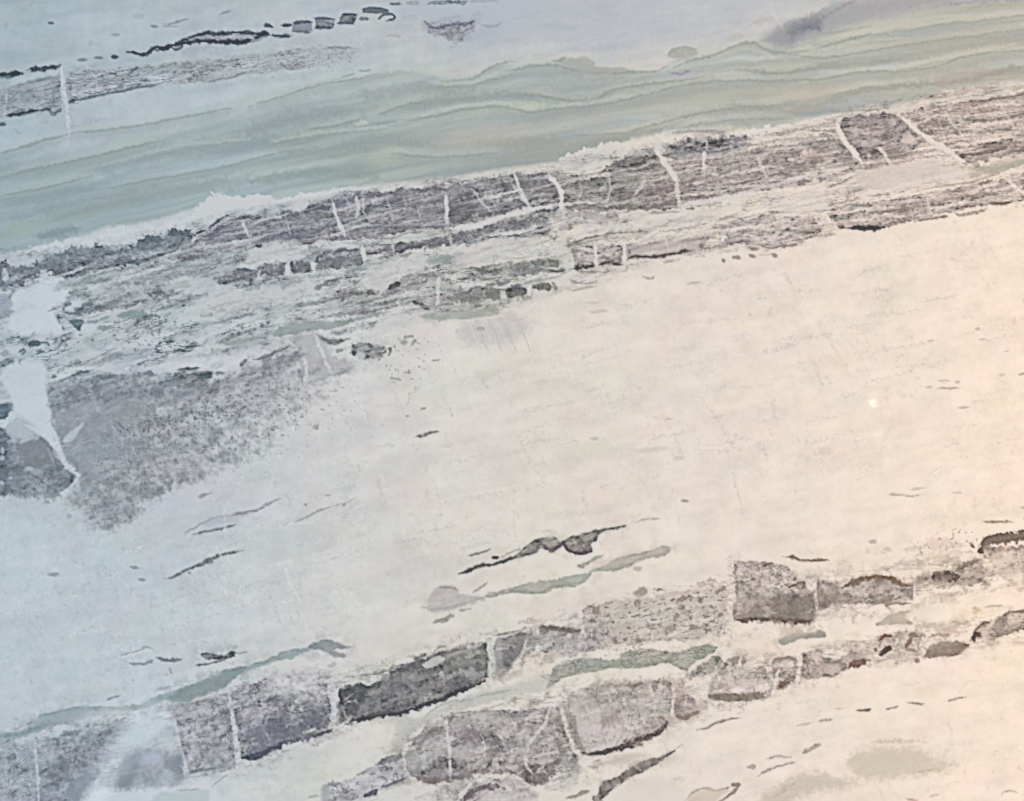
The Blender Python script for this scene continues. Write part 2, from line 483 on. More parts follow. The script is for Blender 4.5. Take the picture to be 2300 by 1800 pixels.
# broad soft darker bands
for pts, w, c, o in [
    ([(180, 392), (300, 362), (420, 335), (575, 322), (660, 312)], 26, (.52, .60, .62), .55),
    ([(0, 500), (120, 470), (300, 440), (480, 415), (600, 400)], 22, (.50, .59, .60), .5),
    ([(0, 460), (100, 440), (260, 410)], 12, (.50, .60, .60), .4),
    ([(540, 300), (640, 276), (740, 262), (810, 258)], 30, (.52, .58, .62), .55),
    ([(600, 330), (700, 345), (780, 330), (860, 316), (930, 322), (980, 330)], 18, (.52, .58, .58), .5),
    ([(780, 222), (860, 208), (950, 198), (1060, 200)], 20, (.56, .61, .58), .55),
    ([(900, 240), (980, 226), (1060, 225), (1150, 215), (1220, 217)], 20, (.50, .57, .56), .55),
    ([(960, 330), (1060, 320), (1180, 320), (1300, 322), (1400, 303), (1480, 277), (1560, 258), (1650, 243), (1750, 242), (1830, 232)], 20, (.56, .58, .52), .6),
    ([(1000, 345), (1100, 350), (1250, 340), (1340, 325)], 22, (.58, .61, .58), .45),
    ([(560, 410), (700, 388), (790, 386), (850, 398)], 16, (.48, .58, .53), .5),
    ([(80, 532), (140, 520), (180, 512)], 14, (.40, .50, .50), .6),
    ([(1180, 192), (1260, 185), (1340, 190), (1400, 175)], 30, (.60, .67, .66), .5),
    ([(1230, 218), (1290, 222), (1340, 220), (1380, 205)], 14, (.48, .54, .52), .55),
    ([(1650, 158), (1700, 160), (1760, 164), (1840, 150), (1930, 148), (2030, 130)], 10, (.50, .57, .50), .55),
    ([(1980, 100), (2080, 95), (2200, 75), (2330, 60)], 16, (.60, .64, .60), .5),
    ([(2010, 140), (2110, 120), (2230, 100), (2340, 90)], 16, (.58, .61, .57), .5),
    ([(1870, 222), (1950, 201), (2050, 192), (2150, 183), (2240, 163), (2330, 140)], 10, (.50, .52, .48), .6),
    ([(2080, 178), (2150, 170), (2230, 155)], 24, (.62, .57, .57), .35),
    ([(1700, 262), (1760, 255), (1840, 235), (1900, 225)], 14, (.56, .58, .52), .5)]:
    line(pts, w * 1.25, tuple(q_ * .96 for q_ in c), min(1, o * 1.25), 4, soft=w * .5, tx=.05)
# pale / yellow-green lenses
for cx, cy, rx, ry, c, o in [
    (1190, 238, 40, 8, (.80, .90, .70), .75), (1400, 212, 30, 8, (.84, .87, .70), .55), (870, 352, 46, 20, (.76, .81, .68), .5),
    (1480, 200, 60, 6, (.83, .87, .76), .5), (1590, 186, 60, 7, (.80, .82, .70), .4), (130, 395, 90, 12, (.66, .75, .66), .45), (265, 345, 80, 10, (.68, .76, .65), .45),
    (60, 512, 60, 18, (.66, .80, .68), .45), (280, 322, 70, 10, (.76, .86, .76), .5), (640, 215, 120, 14, (.78, .86, .80), .5),
    (900, 178, 110, 12, (.82, .88, .84), .5), (1830, 205, 80, 18, (.80, .74, .68), .5), (1760, 210, 60, 16, (.80, .80, .66), .4),
    (2150, 208, 130, 9, (.86, .80, .76), .7), (2060, 28, 120, 14, (.80, .84, .74), .5), (1640, 215, 160, 16, (.76, .77, .68), .45),
    (1200, 290, 200, 16, (.76, .76, .68), .45), (1080, 300, 90, 16, (.78, .74, .69), .45), (1040, 255, 150, 7, (.84, .88, .80), .45),
    (1950, 70, 90, 8, (.84, .88, .78), .5), (810, 276, 16, 6, (.9, .98, .9), .6), (1830, 108, 130, 5, (.88, .92, .82), .5),
    (2180, 132, 130, 6, (.80, .84, .78), .4), (1420, 290, 140, 8, (.78, .80, .70), .4), (1500, 275, 90, 7, (.86, .88, .80), .5)]:
    blob(cx, cy, rx, ry, c, o, -11 if cx > 400 else -15, 6, .6)
# thin flow lines
for pts, w in [
    ([(0, 400), (60, 384), (120, 372), (220, 350), (310, 328), (380, 312)], 5),
    ([(0, 345), (40, 335), (90, 318), (150, 303)], 6),
    ([(150, 300), (260, 290), (390, 268), (520, 242)], 4),
    ([(560, 240), (640, 214), (720, 190), (800, 178), (850, 165)], 3.5),
    ([(220, 430), (330, 405), (480, 380), (600, 350), (680, 335)], 4),
    ([(0, 440), (90, 425), (210, 395)], 4),
    ([(610, 325), (700, 306), (820, 294), (870, 290)], 4),
    ([(695, 290), (760, 282), (806, 268)], 5),
    ([(842, 260), (900, 240), (960, 227)], 5),
    ([(800, 287), (870, 276), (960, 264), (1050, 246), (1120, 240), (1170, 248), (1196, 254), (1240, 246), (1350, 236), (1420, 221), (1500, 200),
      (1570, 188), (1620, 183), (1760, 182), (1850, 178), (1920, 163), (2010, 160), (2100, 142), (2200, 122), (2330, 95)], 5),
    ([(990, 183), (1050, 180), (1085, 162), (1118, 145), (1160, 138)], 5),
    ([(980, 195), (1050, 193), (1110, 178), (1150, 168)], 4),
    ([(1125, 159), (1165, 155), (1200, 148), (1250, 148), (1290, 158), (1350, 165), (1410, 163), (1465, 162), (1500, 150)], 6),
    ([(1150, 212), (1220, 216), (1270, 226), (1330, 226), (1360, 212), (1385, 200), (1450, 190), (1540, 179), (1600, 167)], 5),
    ([(1500, 162), (1540, 140), (1600, 126), (1640, 108), (1670, 98), (1695, 98), (1715, 110), (1760, 118), (1812, 114), (1870, 100), (1930, 83), (1995, 77)], 6),
    ([(1770, 122), (1850, 131), (1930, 119), (2000, 108), (2100, 92), (2200, 80), (2330, 62)], 4),
    ([(1660, 240), (1750, 238)], 4),
    ([(1400, 300), (1480, 278), (1560, 258), (1640, 246)], 5),
    ([(1300, 305), (1400, 300)], 3),
    ([(1700, 160), (1760, 166), (1830, 152)], 5),
    ([(2000, 165), (2100, 150), (2180, 125), (2330, 112)], 4),
    ([(1870, 215), (1950, 196), (1990, 200)], 4),
    ([(2030, 72), (2120, 55), (2220, 45), (2330, 30)], 4),
    ([(1500, 292), (1600, 276), (1700, 268), (1780, 268)], 3),
    ([(880, 345), (940, 352), (1010, 352), (1120, 345)], 4),
    ([(1880, 252), (1960, 248), (2040, 236), (2060, 230)], 3.5),
    ([(2060, 245), (2140, 225), (2220, 210), (2290, 190)], 3.5)]:
    flow(pts, w)
# light companion threads
for pts in [[(620, 318), (720, 298), (860, 284), (960, 255), (1060, 236), (1120, 230), (1180, 230)],
            [(1000, 190), (1060, 186), (1110, 165), (1160, 150)], [(1240, 238), (1350, 226), (1400, 212)],
            [(1600, 128), (1680, 110), (1740, 130)], [(1780, 110), (1860, 110), (1940, 92), (2040, 85)],
            [(230, 372), (330, 345), (420, 325), (560, 312)], [(1480, 312), (1560, 272), (1600, 266)]]:
    line(pts, 7, (.86, .91, .83), .42, 2.5, soft=5.5, tx=.04)
# olive lobes along the upper edge
fill([(1250, 138), (1265, 130), (1290, 132), (1312, 128), (1335, 140), (1345, 150), (1400, 152), (1400, 160), (1330, 166), (1290, 156)], (.60, .63, .60), rag=3, soft=4, op=.8)
fill([(1500, 122), (1515, 110), (1545, 106), (1566, 114), (1564, 126), (1530, 132), (1504, 130)], (.58, .61, .57), rag=2, soft=4, op=.85)
line([(1498, 125), (1512, 112), (1540, 106), (1566, 113)], 4, (.5, .53, .5), .6, 2)
fill([(1688, 52), (1705, 40), (1735, 38), (1742, 46), (1720, 54)], (.70, .73, .70), rag=2, soft=5, op=.6)
fill([(1628, 88), (1640, 78), (1665, 76), (1672, 84), (1650, 92)], (.70, .72, .68), rag=2, soft=5, op=.6)
blob(1530, 168, 36, 8, (.68, .69, .78), .7, -8, 4, .6)
line([(1505, 165), (1530, 165), (1550, 158)], 5, (.4, .42, .46), .6, 3)
line([(1240, 136), (1255, 138), (1270, 128)], 4, (.42, .46, .46), .6, 2)
# the blue-grey smear near the upper right
fill([(1840, 42), (1880, 18), (1930, 0), (2070, -20), (2060, 20), (1990, 42), (1900, 48), (1850, 62)], (.64, .65, .72), rag=5, soft=14, op=.75)
fill([(1735, 82), (1765, 55), (1810, 40), (1845, 33), (1850, 58), (1812, 78), (1775, 98), (1748, 98)], (.40, .42, .50), rag=7, soft=14, op=.9)
fill([(1720, 88), (1760, 52), (1820, 36), (1880, 26), (1930, 6), (2130, -30), (2150, 10), (2010, 30), (1900, 54), (1850, 74), (1800, 94), (1750, 105)], (.50, .54, .595), rag=9, soft=22, op=.72)
fill([(1765, 72), (1800, 52), (1840, 42), (1845, 58), (1810, 72), (1780, 84)], (.31, .35, .42), rag=7, soft=11, op=.85)
line([(1830, 46), (1870, 30), (1895, 14), (1925, 0)], 7, (.46, .46, .50), .6, 4, soft=4)
line([(2100, 14), (2150, 8), (2210, 2), (2330, -2)], 8, (.45, .5, .62), .6, 3, soft=4)
line([(1800, 66), (1830, 62), (1842, 70)], 8, (.25, .27, .4), .5, 4, soft=4)

# white crest under the green band
CR = (1.02, 1.02, 1.01)
for pts, w in [([(-40, 585), (0, 578), (90, 562), (150, 548), (210, 540), (250, 520)], 18), ([(200, 545), (270, 530), (330, 525), (400, 505), (450, 480)], 26),
               ([(420, 500), (460, 465), (490, 450), (560, 455), (600, 452)], 22), ([(440, 462), (500, 448), (560, 446), (620, 440)], 12),
               ([(600, 455), (690, 438), (780, 427), (830, 424)], 8), ([(830, 424), (880, 424), (930, 416), (990, 416), (1050, 406), (1110, 396), (1180, 382)], 7),
               ([(1110, 395), (1150, 384), (1220, 378), (1262, 364)], 6), ([(1262, 362), (1320, 348), (1400, 325)], 24),
               ([(1660, 300), (1720, 296), (1790, 285), (1880, 265)], 20), ([(1260, 358), (1275, 366)], 10)]:
    line(pts, w, CR, .92, 7, soft=3, tx=.04)
fill([(1265, 372), (1262, 358), (1310, 342), (1370, 320), (1400, 335), (1375, 352), (1330, 370), (1290, 378)], (1.0, .97, .94), rag=4, soft=4)
fill([(1720, 300), (1790, 282), (1870, 262), (1885, 275), (1880, 290), (1800, 305), (1740, 315)], (1.0, .96, .93), rag=4, soft=5)
fill([(420, 505), (450, 464), (474, 440), (510, 440), (620, 447), (560, 470), (500, 490), (460, 508)], (1.0, 1.0, .99), rag=7, soft=4)

# ---- host of the main belt: bedded pale ground with grey threads
HB = [(-60, 590), (120, 560), (380, 512), (560, 468), (900, 412), (1180, 378), (1400, 328), (1680, 300), (1900, 245), (2370, 185),
      (2370, 440), (2250, 462), (1900, 510), (1850, 545), (1500, 590), (1290, 650), (1150, 690), (980, 720), (700, 760), (560, 790), (300, 830), (-60, 900)]
p = smooth(HB, True, 3)
d = polysd(X + 8 * RX, Y + 8 * RY, p)
m = 1 - sstep(-14, 8, d)
wl = 1 - sstep(1000, 1700, X)
q = np.clip(.55 + .9 * lam(140, 26, 111), 0, 1)
mul(full, m * q * (.35 + .65 * wl) * .75, (.70, .72, .735))
hl = sstep(-.05, .6, LAMF + .3 * lam(120, 16, 114))
mul(full, m * hl * .50 * (.35 + .65 * sstep(-.4, .4, HUE)), (.52, .53, .55))
pm = sstep(-.45, .45, MID + .5 * lam(150, 30, 117))
mul(full, m * RID * (.50 + .4 * wl) * pm, (.34, .36, .38))
mul(full, m * sstep(.15, .75, DPN + .3 * MID) * (.35 + .5 * wl) * pm, (.42, .45, .47))
mul(full, m * ridge(lam(44, 8, 115), .10) * sstep(-.1, .3, lam(110, 26, 116)) * .6 * pm, (.42, .43, .45))
pw = sstep(.1, .6, -MID - .4 * lam(150, 30, 117)) * m * .55
C = C * (1 - pw[..., None]) + .97 * pw[..., None]
mul(full, m * sstep(.32, .7, FLECK) * .55 * sstep(-.3, .4, lam(130, 40, 112)), (.30, .32, .34))
mul(full, m * sstep(.0, .6, lam(200, 22, 113)) * .5 * (X < 1300), (.80, .88, .85))
pw = sstep(.25, .6, LPN) * m
C = C * (1 - .6 * pw[..., None]) + .98 * .6 * pw[..., None]

RT = dict(amp=.52, lamw=1.0, grainw=.7, blotw=.6, fleck=.3, light=.5, thread=.8)
RL = dict(amp=.36, lamw=1.0, grainw=.8, blotw=.6, fleck=.22, light=.55, thread=.62)
# left piece
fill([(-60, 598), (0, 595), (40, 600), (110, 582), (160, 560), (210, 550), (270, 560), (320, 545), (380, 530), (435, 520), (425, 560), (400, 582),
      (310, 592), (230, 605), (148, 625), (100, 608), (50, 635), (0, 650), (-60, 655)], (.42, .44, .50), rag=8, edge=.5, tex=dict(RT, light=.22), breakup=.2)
line([(310, 548), (340, 540), (360, 540)], 14, (.14, .17, .20), .75, 5); line([(315, 560), (345, 556), (358, 548)], 8, (.14, .17, .2), .7, 3)
line([(380, 530), (400, 525), (425, 527)], 18, (.13, .17, .19), .8, 6); line([(350, 575), (390, 560), (405, 545)], 14, (.18, .21, .24), .7, 6, brk=.3)
line([(325, 562), (350, 568), (385, 548)], 6, (.85, .88, .92), .6, 2); line([(440, 524), (460, 520)], 7, DARK, .8, 2)
line([(240, 570), (255, 568)], 12, (.2, .22, .27), .7, 4); line([(130, 600), (148, 622), (200, 612)], 9, (.2, .2, .24), .6, 4)
line([(0, 600), (8, 640), (12, 660)], 12, (.22, .26, .3), .6, 6); blob(12, 618, 7, 14, (.95, .97, 1), .7, 0, 3)
# the long bedded piece
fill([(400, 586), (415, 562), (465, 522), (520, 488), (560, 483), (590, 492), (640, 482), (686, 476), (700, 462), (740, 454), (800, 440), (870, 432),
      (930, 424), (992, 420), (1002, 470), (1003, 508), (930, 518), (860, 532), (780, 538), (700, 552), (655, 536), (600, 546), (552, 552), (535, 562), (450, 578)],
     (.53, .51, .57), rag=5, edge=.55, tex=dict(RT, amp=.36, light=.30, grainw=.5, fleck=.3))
fill([(450, 540), (500, 505), (540, 495), (540, 520), (480, 545), (430, 560)], (.40, .40, .46), rag=5, soft=5, op=.6, tex=RT)
line([(470, 512), (495, 492), (515, 484)], 6, DARK, .8, 2); line([(440, 545), (470, 530), (500, 510), (540, 492), (560, 488)], 9, (.22, .22, .28), .75, 3)
line([(545, 486), (570, 492)], 9, (.15, .16, .2), .7, 3)
line([(625, 484), (650, 480), (672, 486)], 12, (.17, .18, .20), .8, 4)
line([(684, 478), (700, 468), (745, 468)], 12, (.16, .17, .23), .85, 3)
fill([(575, 492), (620, 490), (680, 485), (680, 535), (640, 545), (580, 550)], (.42, .44, .52), rag=5, soft=6, op=.55, tex=dict(RT, light=.2))
line([(745, 470), (760, 460), (800, 452)], 10, (.25, .25, .32), .65, 4); line([(845, 478), (890, 473)], 8, (.3, .3, .34), .7, 4)
line([(640, 450 + 75), (690, 535)], 10, (.25, .26, .32), .6, 5, brk=.4)
for yy in range(6):
    line([(800 + 20 * yy, 500 - 8 * yy + 6), (900 + 10 * yy, 492 - 8 * yy + 3), (990, 486 - 7 * yy)], 3, (.30, .30, .33), .5, 3, brk=.35)
line([(870, 512), (930, 510), (995, 508)], 6, (.25, .25, .26), .65, 3, brk=.2)
for yy in range(7):
    line([(455, 575 - 9 * yy), (520, 566 - 9 * yy + 2), (600 + 12 * yy, 545 - 7 * yy)], 3, (.28, .27, .32), .55, 3.5, brk=.45)
line([(408, 586), (450, 578), (480, 572)], 6, (.25, .24, .3), .7, 3)
# right of the first white vein
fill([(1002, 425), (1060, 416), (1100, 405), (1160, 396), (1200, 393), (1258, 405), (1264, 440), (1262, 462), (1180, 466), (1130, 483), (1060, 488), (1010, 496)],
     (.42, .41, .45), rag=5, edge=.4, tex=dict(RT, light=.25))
fill([(1003, 430), (1060, 420), (1090, 425), (1075, 470), (1050, 488), (1006, 495)], (.36, .35, .42), rag=4, soft=6, op=.7, tex=dict(RT, light=.1))
line([(1005, 497), (1030, 497), (1070, 486)], 7, (.13, .13, .13), .8, 3)
fill([(1150, 400), (1180, 392), (1250, 398), (1262, 440), (1180, 450)], (.50, .48, .50), rag=5, soft=8, op=.6, tex=dict(RT, light=.2))
blob(1224, 428, 24, 14, (.22, .22, .21), .7, -5, 8, .4); blob(1165, 398, 16, 9, (.25, .26, .26), .6, 0, 5, .4)
line([(1060, 412), (1100, 404), (1130, 398), (1180, 384)], 6, (.3, .3, .32), .7, 3, brk=.2)
# olive dark block
fill([(1264, 398), (1330, 395), (1375, 370), (1410, 350), (1474, 332), (1482, 345), (1498, 375), (1510, 410), (1520, 440), (1528, 470), (1420, 470), (1300, 472), (1266, 462)],
     (.42, .42, .39), rag=6, edge=.35, tex=dict(RT, light=.3, lamw=1.3))
fill([(1450, 370), (1500, 378), (1522, 410), (1525, 450), (1450, 450)], (.56, .50, .50), rag=6, soft=10, op=.8, tex=dict(RT, light=.3))
line([(1370, 375), (1400, 362), (1440, 360)], 12, (.22, .22, .2), .65, 6, brk=.3)
line([(1320, 405), (1370, 400), (1430, 398)], 7, (.2, .2, .18), .7, 4, brk=.2); line([(1290, 415), (1330, 430), (1400, 428)], 8, (.24, .24, .22), .6, 6, brk=.3)
line([(1370, 448), (1450, 440), (1510, 440)], 6, (.3, .25, .24), .7, 4, brk=.3)
line([(1300, 395), (1350, 392), (1380, 380)], 5, (.3, .3, .3), .6, 4)
# blue-dark inset
fill([(1492, 330), (1520, 318), (1560, 308), (1640, 306), (1680, 308), (1676, 325), (1650, 340), (1600, 352), (1560, 362), (1520, 360), (1500, 345)], (.50, .49, .52), rag=9, soft=8, tex=dict(RT, light=.35), breakup=.2)
fill([(1510, 325), (1590, 318), (1670, 312), (1660, 332), (1580, 350), (1515, 345)], (.42, .41, .45), rag=9, soft=8, op=.6, tex=dict(RT, light=.2), breakup=.2)
line([(1510, 298), (1560, 293), (1640, 300)], 5, (.4, .4, .44), .6, 4, brk=.3)
# pinkish bedded stretch
fill([(1500, 372), (1560, 362), (1660, 350), (1700, 335), (1790, 318), (1880, 300), (1920, 345), (1935, 370), (1900, 392), (1800, 412), (1700, 430), (1600, 448), (1540, 460), (1520, 425)],
     (.66, .60, .60), rag=6, soft=4, tex=dict(RL, light=.4, fleck=.5), edge=.15)
line([(1592, 368), (1640, 362), (1700, 350), (1760, 338)], 8, (.35, .33, .32), .6, 4, brk=.25)
line([(1790, 325), (1840, 315), (1885, 318), (1895, 335)], 16, (.42, .42, .40), .8, 5, soft=3)
line([(1730, 415), (1755, 405), (1790, 400)], 12, (.28, .25, .24), .75, 5, brk=.3); line([(1728, 412), (1750, 409)], 8, DARK, .6, 3)
line([(1780, 348), (1800, 340)], 10, (.3, .26, .26), .6, 4); line([(1760, 380), (1800, 372)], 5, (.4, .36, .36), .6, 4)
line([(1790, 415), (1810, 412)], 6, (.25, .22, .2), .7, 3)
line([(1565, 432), (1630, 420), (1700, 410)], 4, (.4, .36, .35), .6, 3, brk=.3)
line([(1855, 422), (1890, 410), (1925, 393)], 4, (.32, .29, .28), .7, 2)
line([(1330, 480), (1380, 470), (1450, 468)], 6, (.28, .27, .27), .65, 4, brk=.3)
line([(1460, 465), (1520, 458), (1530, 470)], 8, (.28, .25, .26), .65, 4, brk=.2); line([(1455, 478), (1525, 478)], 5, (.38, .34, .34), .6, 3)
line([(1305, 460), (1340, 466), (1370, 470)], 8, (.2, .2, .2), .7, 3)
fill([(1250, 470), (1330, 475), (1390, 480), (1380, 500), (1290, 505), (1250, 495)], (.62, .59, .58), rag=7, soft=6, op=.8, tex=RL)
line([(1255, 515), (1285, 512)], 8, (.35, .3, .3), .7, 4)
line([(1535, 452), (1570, 448), (1600, 452)], 10, (.4, .4, .4), .6, 5, brk=.4); line([(1540, 470), (1560, 470)], 6, (.25, .23, .23), .7, 3)
# the dark tilted block on the right
fill([(1886, 280), (1896, 264), (1930, 260), (2008, 256), (2035, 276), (2066, 304), (2070, 318), (2052, 340), (2020, 362), (1990, 360), (1960, 368), (1945, 372), (1925, 345), (1900, 312)],
     (.46, .43, .46), rag=4, edge=.45, tex=dict(RT, light=.4, amp=.5), closed_smooth=False)
fill([(1905, 300), (1960, 285), (2000, 275), (1990, 305), (1940, 318), (1915, 312)], (.32, .28, .32), rag=7, soft=6, op=.7, tex=dict(RT, light=.1))
line([(2010, 265), (2040, 285), (2066, 308)], 14, (.34, .32, .32), .7, 4); blob(2040, 313, 14, 9, (.95, .9, .88), .75, 0, 6)
blob(2010, 300, 14, 8, (.9, .86, .84), .6, 0, 6); blob(1950, 320, 10, 8, (.3, .26, .26), .6, 0, 4)
line([(2060, 347), (2090, 358)], 9, (.3, .26, .24), .6, 5, brk=.3); line([(1975, 350), (2060, 343)], 9, (.45, .43, .38), .6, 5)
fill([(1945, 370), (1990, 362), (2080, 360), (2150, 375), (2220, 388), (2200, 398), (2100, 408), (1960, 425), (1930, 410), (1930, 385)], (.90, .84, .81), rag=5, soft=6, op=.8, tex=dict(amp=.08, light=.2))
# bedded far right
fill([(2018, 262), (2050, 250), (2110, 238), (2200, 225), (2300, 205), (2370, 190), (2370, 360), (2300, 355), (2230, 358), (2170, 372), (2130, 340), (2070, 298)],
     (.70, .645, .64), rag=6, soft=4, tex=dict(RL, light=.4, fleck=.45), edge=.15)
line([(2050, 268), (2080, 276), (2130, 274)], 11, (.36, .32, .32), .75, 4, brk=.2)
line([(2155, 231), (2210, 227), (2260, 218), (2330, 205)], 5, (.26, .22, .22), .8, 3, brk=.15)
line([(2180, 268), (2220, 274), (2260, 265), (2300, 255), (2340, 250)], 8, (.38, .33, .32), .65, 4, brk=.3)
fill([(2150, 350), (2180, 335), (2205, 318), (2240, 320), (2260, 333), (2225, 342), (2160, 352)], (.30, .27, .26), rag=4, soft=4, op=.85, tex=dict(RT, light=.1))
line([(2155, 345), (2190, 348), (2255, 335)], 5, (.2, .17, .17), .7, 2)
line([(2120, 310), (2160, 300), (2180, 290)], 9, (.45, .41, .41), .6, 5, brk=.3)
line([(2225, 310), (2330, 300)], 4, (.42, .38, .37), .6, 3); line([(2270, 332), (2330, 325)], 6, (.35, .3, .3), .7, 3)
line([(2190, 255), (2290, 240)], 4, (.5, .45, .45), .6, 3)
fill([(2180, 375), (2225, 372), (2260, 360), (2370, 350), (2370, 375), (2280, 378), (2230, 392)], (.56, .58, .50), rag=3, soft=4, op=.9, tex=dict(amp=.12, light=.1))
# lower right tongue
fill([(1865, 484), (1868, 466), (1900, 458), (1960, 452), (2040, 442), (2140, 425), (2240, 408), (2370, 380), (2370, 440), (2270, 455), (2230, 462), (2150, 472), (2060, 494), (1985, 512), (1905, 514), (1872, 500)],
     (.62, .575, .56), rag=5, edge=.35, tex=dict(RL, amp=.34, light=.35, fleck=.45))
line([(1883, 508), (1898, 511)], 9, (.25, .2, .18), .8, 3); line([(1905, 513), (1940, 512), (1972, 513), (1985, 510)], 11, (.10, .08, .06), .92, 2)
line([(1868, 478), (1874, 490)], 8, (.28, .25, .23), .7, 3)
line([(1950, 480), (1980, 477), (2010, 474)], 5, (.4, .36, .34), .7, 3, brk=.2)
line([(2055, 499), (2080, 493), (2130, 485)], 6, (.32, .26, .23), .8, 3); line([(2140, 478), (2165, 482), (2215, 470)], 6, (.36, .3, .27), .75, 4, brk=.2)
line([(2225, 459), (2270, 456)], 7, (.28, .22, .18), .8, 3); line([(2120, 460), (2145, 472)], 6, (.4, .34, .32), .6, 3)
line([(2165, 452), (2190, 452), (2180, 462)], 6, (.34, .3, .28), .6, 3)
fill([(2130, 432), (2180, 420), (2200, 430), (2190, 452), (2150, 450)], (.5, .44, .4), rag=5, soft=5, op=.6, tex=RT)
line([(1845, 463), (1900, 456), (1960, 450), (2050, 436), (2140, 420), (2200, 405), (2250, 390), (2330, 362)], 7, (1.0, .95, .91), .9, 3)
line([(2093, 424), (2130, 416), (2180, 410), (2245, 388)], 5, (.44, .40, .35), .75, 2); line([(1960, 441), (2000, 436)], 5, (.42, .37, .34), .7, 3)
line([(2196, 414), (2230, 405)], 6, (.32, .26, .24), .8, 2); line([(1855, 462), (1905, 452), (1930, 448)], 5, (.42, .40, .38), .7, 3)
line([(2246, 388), (2270, 410), (2320, 455)], 6, (1.0, .95, .92), .85, 2)
# second row of pieces, right
fill([(1600, 512), (1640, 495), (1700, 487), (1760, 485), (1815, 490), (1840, 508), (1838, 522), (1805, 545), (1760, 556), (1735, 560), (1690, 550), (1620, 545), (1640, 530)],
     (.66, .62, .62), rag=6, edge=.3, tex=dict(RL, amp=.34, light=.35, fleck=.5))
line([(1718, 477), (1785, 476)], 5, (.45, .43, .41), .75, 2); line([(1808, 527), (1826, 522), (1840, 516)], 7, (.22, .19, .17), .8, 3)
line([(1602, 545), (1650, 544), (1700, 546), (1735, 550)], 6, (.38, .34, .34), .75, 4, brk=.1); line([(1740, 540), (1775, 536)], 7, (.38, .34, .34), .65, 4)
line([(1618, 508), (1660, 504)], 5, (.42, .38, .38), .7, 3); line([(1625, 490), (1675, 488)], 5, (.5, .45, .45), .7, 3)
for q in [(1655, 580, 10, 5), (1625, 585, 6, 5), (1690, 577, 9, 4), (1740, 576, 8, 5), (1690, 558, 14, 5)]:
    blob(q[0], q[1], q[2], q[3], (.4, .35, .35), .7, 15, 3)
line([(1740, 556), (1790, 550)], 4, (.45, .4, .4), .7, 3); line([(1705, 573), (1735, 573)], 3, (.6, .55, .55), .5, 3)
# small blocks near 1290-1580
fill([(1283, 556), (1335, 552), (1337, 598), (1322, 602), (1290, 602)], (.66, .62, .60), rag=3, edge=.5, tex=dict(RL, fleck=.5), closed_smooth=False)
fill([(1340, 550), (1398, 552), (1398, 592), (1345, 596)], (.60, .56, .55), rag=4, edge=.4, tex=dict(RT, light=.35), closed_smooth=False)
line([(1288, 602), (1310, 600), (1336, 598)], 9, (.14, .12, .11), .85, 3); line([(1345, 594), (1370, 590), (1396, 594)], 9, (.16, .13, .13), .85, 4, brk=.1)
line([(1345, 576), (1372, 582), (1380, 590)], 9, (.22, .18, .18), .7, 4)
fill([(1402, 552), (1440, 545), (1520, 540), (1590, 528), (1580, 550), (1558, 564), (1500, 574), (1450, 578), (1410, 582)], (.74, .69, .69), rag=3, edge=.3, tex=dict(amp=.12, light=.1, fleck=.1))
line([(1408, 584), (1425, 576), (1460, 578), (1500, 572), (1560, 562)], 7, (.20, .16, .15), .85, 3); blob(1578, 554, 6, 6, (.3, .26, .26), .7)
line([(1402, 552), (1450, 549), (1485, 546)], 6, (.48, .42, .42), .7, 3); line([(1412, 560), (1416, 572)], 7, (.3, .26, .26), .7, 2)
line([(1282, 547), (1315, 537), (1360, 528), (1400, 522), (1452, 520)], 4, (.40, .36, .33), .8, 2.5)
line([(1295, 552), (1330, 548), (1345, 540), (1395, 545)], 4, (.4, .37, .36), .65, 3, brk=.2); line([(1283, 563), (1305, 563)], 4, (.3, .27, .26), .7, 3)
line([(1298, 610), (1342, 611)], 5, (.42, .36, .35), .75, 2); line([(1280, 630), (1310, 638), (1340, 632)], 5, (.5, .44, .43), .6, 3)
line([(1285, 655), (1310, 648), (1340, 643)], 4, (.48, .46, .40), .7, 2); line([(1440, 622), (1460, 626), (1470, 622)], 5, (.55, .5, .47), .7, 2)
line([(1545, 638), (1572, 635)], 4, (.5, .46, .44), .6, 2); line([(1490, 588), (1510, 584), (1530, 583)], 4, (.55, .5, .48), .6, 3)
line([(1520, 523), (1530, 520)], 6, (.6, .56, .54), .6, 3)
# second bedded ribbon 820..1240
fill([(820, 582), (826, 562), (850, 550), (900, 546), (960, 538), (1040, 522), (1100, 508), (1150, 496), (1190, 482), (1220, 480), (1234, 505), (1236, 520),
      (1180, 530), (1110, 532), (1060, 545), (1000, 552), (930, 558), (890, 568), (850, 572)], (.45, .44, .47), rag=5, edge=.5, tex=dict(RT, light=.35))
line([(850, 568), (880, 570), (915, 558), (960, 550)], 6, (.15, .15, .17), .8, 4, brk=.1)
fill([(1140, 500), (1180, 490), (1215, 478), (1230, 495), (1200, 505), (1150, 512)], (.26, .25, .30), rag=4, soft=4, op=.75, tex=dict(RT, light=.1))
fill([(1195, 485), (1215, 478), (1228, 492), (1232, 510), (1195, 508)], (.45, .47, .45), rag=4, soft=4, tex=dict(RL, light=.3))
line([(1150, 520), (1180, 532), (1230, 522)], 6, (.2, .2, .2), .7, 3); line([(930, 540), (1010, 530), (1090, 500), (1130, 495)], 5, (.95, .95, .96), .7, 3)
line([(1070, 500), (1100, 492), (1130, 490)], 7, (.42, .42, .40), .65, 3, brk=.2); line([(1150, 474), (1175, 473)], 6, (.35, .34, .34), .7, 3)
line([(1035, 527), (1090, 512), (1120, 504)], 5, (.25, .25, .26), .7, 3); line([(820, 536), (880, 534), (920, 522)], 5, (.35, .35, .36), .7, 3, brk=.2)
line([(920, 523), (952, 521)], 5, (.25, .25, .24), .7, 2)
